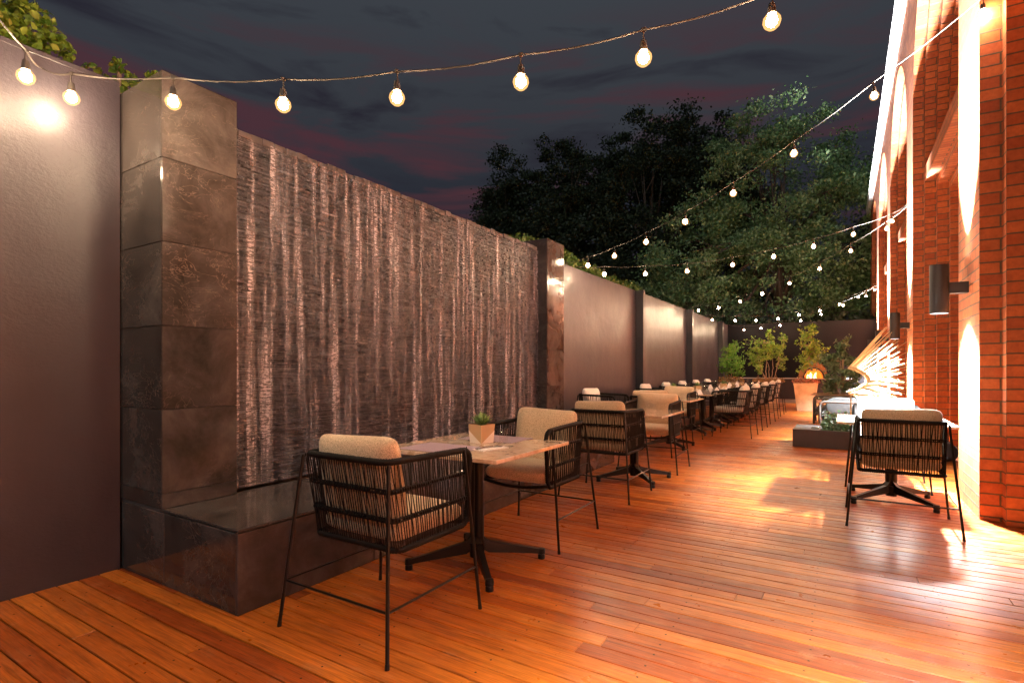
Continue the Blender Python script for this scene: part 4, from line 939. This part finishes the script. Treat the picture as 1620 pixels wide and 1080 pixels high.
def sunburst(loc):
    t = empty('sunburst_chair', loc, 0, 'golden rattan chair with a sunburst of rods radiating behind its round opening', 'chair')
    def hoop(phi, off=0): return Vector((.26 - .27*math.sin(phi)**2*(1 if math.sin(phi) > 0 else 1.05), .30*math.cos(phi), 1.02 + .215*math.sin(phi)))
    b = MB()
    for k in range(3): b.tube([hoop(2*PI*i/40) + Vector((.012*k, 0, .008*k)) for i in range(40)], .009, 6, closed=True)
    b.build('hoop', 'rattan', t, True)
    b = MB()
    for i in range(150):
        phi = 2*PI*(i + random.uniform(-.4, .4))/150; p = hoop(phi); sp_ = math.sin(phi)
        d = Vector((1.0 - .12*abs(sp_), .75*math.cos(phi), (1.12 if sp_ > 0 else .50)*sp_ + random.uniform(-.05, .05))).normalized()
        ln = (random.uniform(.42, .62) if i % 2 else random.uniform(.62, .78)) * (1.12 if sp_ > .3 else .92) 
        if p.x + d.x*ln > 1.0: ln = (1.0 - p.x)/d.x
        b.tube([p - d*.03, p + d*ln], [.0046, .0038], 5)
    b.build('radiating_rods', 'rattan', t)
    b = MB()
    vs = [(.18 + .24*math.cos(a)*.9, .26*math.sin(a), .80) for a in [2*PI*k/24 for k in range(24)]]
    for k in range(14):
        y_ = -.24 + .48*k/13; hw = .22*math.sqrt(max(0, 1-(y_/.26)**2)); b.tube([(-hw+.22, y_, .79), (hw+.26, y_, .79)], .007, 5)
    b.tube([(.24+.25*math.cos(2*PI*k/24), .27*math.sin(2*PI*k/24), .785) for k in range(24)], .012, 6, closed=True); b.build('seat', 'rattan', t)
    for x_, y_ in ((.02, -.2), (.40, -.2), (.02, .2), (.40, .2)):
        b = MB(); b.tube([(x_, y_, .78), (x_*1.2, y_*1.2, 0)], .012, 6); b.build('leg', 'rattan', t)
sunburst((.08, 10.72, 0))

# ------------------------------------------------------------------ hedges and trees beyond the walls
def bush(name, loc, blobs, label, n, size, mt, cat='hedge', stems=True):
    t = empty(name, loc, 0, label, cat); cs = []; tot = sum(b_[1]**2 for b_ in blobs)
    for c, r_ in blobs:
        m_ = int(n*r_*r_/tot); d = rng.normal(size=(m_, 3)); d /= np.linalg.norm(d, axis=1, keepdims=True); cs.append(np.array(c) + d*(r_*rng.uniform(.35, 1.0, (m_, 1))**.6))
    C = np.concatenate(cs); quads_mesh('leaves', *leaf_arrays(C, size, .75, up=.3), mt, t)
    if stems:
        b = MB()
        for c, r_ in blobs:
            x_, y_ = c[0]*.8, c[1]*.9; b.tube([(x_, y_, -loc[2]), (x_, y_, c[2]-r_*.5), (c[0], c[1], c[2]+r_*.5)], [.02, .014, .004], 5)
        b.build('trunk', 'bark_pale', t)
    return t
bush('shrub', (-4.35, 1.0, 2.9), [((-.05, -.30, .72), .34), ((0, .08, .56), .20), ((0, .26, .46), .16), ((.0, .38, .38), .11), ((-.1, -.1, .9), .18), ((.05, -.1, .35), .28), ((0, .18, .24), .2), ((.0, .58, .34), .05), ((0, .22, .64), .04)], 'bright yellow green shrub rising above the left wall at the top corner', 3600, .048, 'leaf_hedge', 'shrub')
bush('shrub', (-4.25, 1.78, 2.9), [((.05, -.10, .38), .05), ((.05, .12, .38), .06), ((-.05, 0, .2), .2)], 'small leafy sprig showing beside the top of the near tiled pillar', 500, .05, 'leaf_hedge', 'shrub')
hb = []
for k in range(26): hb.append(((random.uniform(-.25, .0), -2.5 + .22*k, .24 + .17*max(0, 1-abs(k-6)/8.) + random.uniform(-.06, .07)), .24))
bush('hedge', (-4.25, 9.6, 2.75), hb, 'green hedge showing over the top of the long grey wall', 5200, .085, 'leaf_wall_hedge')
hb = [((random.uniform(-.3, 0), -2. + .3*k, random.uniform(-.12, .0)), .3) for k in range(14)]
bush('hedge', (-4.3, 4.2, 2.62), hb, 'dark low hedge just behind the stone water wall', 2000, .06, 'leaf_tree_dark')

def tree(loc, H, trunk_r, crown, label, n, size, mt, limbs=12, clumps=160, bark='bark', clump_r=.55):
    """crown: list of (centre, (rx, ry, rz)) ellipsoids, local"""
    t = empty('tree', loc, 0, label, 'tree', 'trees beyond the back wall'); b = MB()
    top = Vector((crown[0][0][0], crown[0][0][1], H*.72)); trunk = [Vector((0, 0, -.3)), Vector((random.uniform(-.2, .2), 0, H*.2)), top*.5, top]
    b.tube(trunk, [trunk_r, trunk_r*.75, trunk_r*.5, trunk_r*.15], 8)
    vol = np.array([c[1][0]*c[1][1]*c[1][2] for c in crown]); vol = vol/vol.sum(); CC = []
    for k in range(clumps):
        c, r_ = crown[rng.choice(len(crown), p=vol)]; d = rng.normal(size=3); d /= np.linalg.norm(d); CC.append(np.array(c) + d*np.array(r_)*rng.uniform(.55, 1.05))
    for k in range(limbs):
        e = Vector(CC[k]); s0 = trunk[1].lerp(top, random.uniform(.1, .8)); mid = s0.lerp(e, .5) + Vector((0, 0, random.uniform(-.2, .5))); b.tube([s0, mid, e], [trunk_r*.3, trunk_r*.18, trunk_r*.05], 5)
        for q in range(4):
            e2 = e + Vector((random.gauss(0, .7), random.gauss(0, .7), random.gauss(0, .6))); b.tube([mid.lerp(e, random.random()), e2], [trunk_r*.08, trunk_r*.02], 4)
    b.build('trunk', bark, t); per = n//clumps; cs = []
    for c in CC:
        s_ = clump_r*rng.uniform(.5, 1.25); m_ = max(4, int(per*rng.uniform(.5, 1.5))); cs.append(c + rng.normal(size=(m_, 3))*np.array([s_, s_, s_*.6])*.62)
    C = np.concatenate(cs); quads_mesh('crown', *leaf_arrays(C, size, .5), mt, t)
    return t
tree((-2.6, 27.5, 0), 13.5, .35, [((.2, 0, 9.6), (3.6, 2.6, 3.8)), ((-3.4, -.4, 6.2), (3.2, 2.4, 3.2)), ((2.8, 0, 6.8), (2.6, 2.2, 3.6)), ((-.6, -.8, 5.0), (4.6, 2.2, 2.8)), ((-.3, 0, 12.2), (1.6, 1.4, 1.8))], 'broad leafy tree with a lit green put into its leaf colour beside the brick building', 90000, .15, 'leaf_tree_painted_lit', 40, 420)  # lit look comes from the brighter leaf colour
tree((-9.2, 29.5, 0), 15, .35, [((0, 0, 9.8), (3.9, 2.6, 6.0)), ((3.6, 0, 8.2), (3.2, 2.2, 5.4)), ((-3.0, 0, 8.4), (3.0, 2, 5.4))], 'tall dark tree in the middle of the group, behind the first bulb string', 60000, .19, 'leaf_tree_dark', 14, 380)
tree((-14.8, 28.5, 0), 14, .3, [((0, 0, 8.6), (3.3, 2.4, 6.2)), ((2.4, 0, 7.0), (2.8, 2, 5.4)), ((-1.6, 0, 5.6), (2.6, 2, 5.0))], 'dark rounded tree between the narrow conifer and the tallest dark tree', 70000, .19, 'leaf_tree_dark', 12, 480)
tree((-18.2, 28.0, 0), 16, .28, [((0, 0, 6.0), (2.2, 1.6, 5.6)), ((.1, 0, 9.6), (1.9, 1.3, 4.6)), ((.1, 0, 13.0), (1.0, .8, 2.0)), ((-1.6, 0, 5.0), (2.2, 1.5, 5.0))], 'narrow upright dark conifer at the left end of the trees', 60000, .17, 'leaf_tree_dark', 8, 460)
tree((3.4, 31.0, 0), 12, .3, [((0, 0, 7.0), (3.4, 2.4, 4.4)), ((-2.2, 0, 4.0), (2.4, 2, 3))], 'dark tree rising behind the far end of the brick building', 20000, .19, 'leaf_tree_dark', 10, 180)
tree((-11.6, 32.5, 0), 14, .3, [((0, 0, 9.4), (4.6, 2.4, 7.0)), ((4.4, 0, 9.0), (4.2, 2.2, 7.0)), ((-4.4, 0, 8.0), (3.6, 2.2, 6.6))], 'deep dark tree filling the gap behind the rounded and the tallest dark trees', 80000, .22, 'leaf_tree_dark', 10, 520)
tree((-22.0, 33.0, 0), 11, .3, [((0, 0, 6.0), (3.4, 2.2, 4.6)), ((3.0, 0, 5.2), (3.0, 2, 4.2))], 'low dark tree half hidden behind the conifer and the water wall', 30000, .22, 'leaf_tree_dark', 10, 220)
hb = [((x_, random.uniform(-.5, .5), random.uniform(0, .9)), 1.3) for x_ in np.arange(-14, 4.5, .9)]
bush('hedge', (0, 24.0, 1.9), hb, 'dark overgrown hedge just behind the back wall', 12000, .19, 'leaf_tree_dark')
bpy.context.view_layer.update()
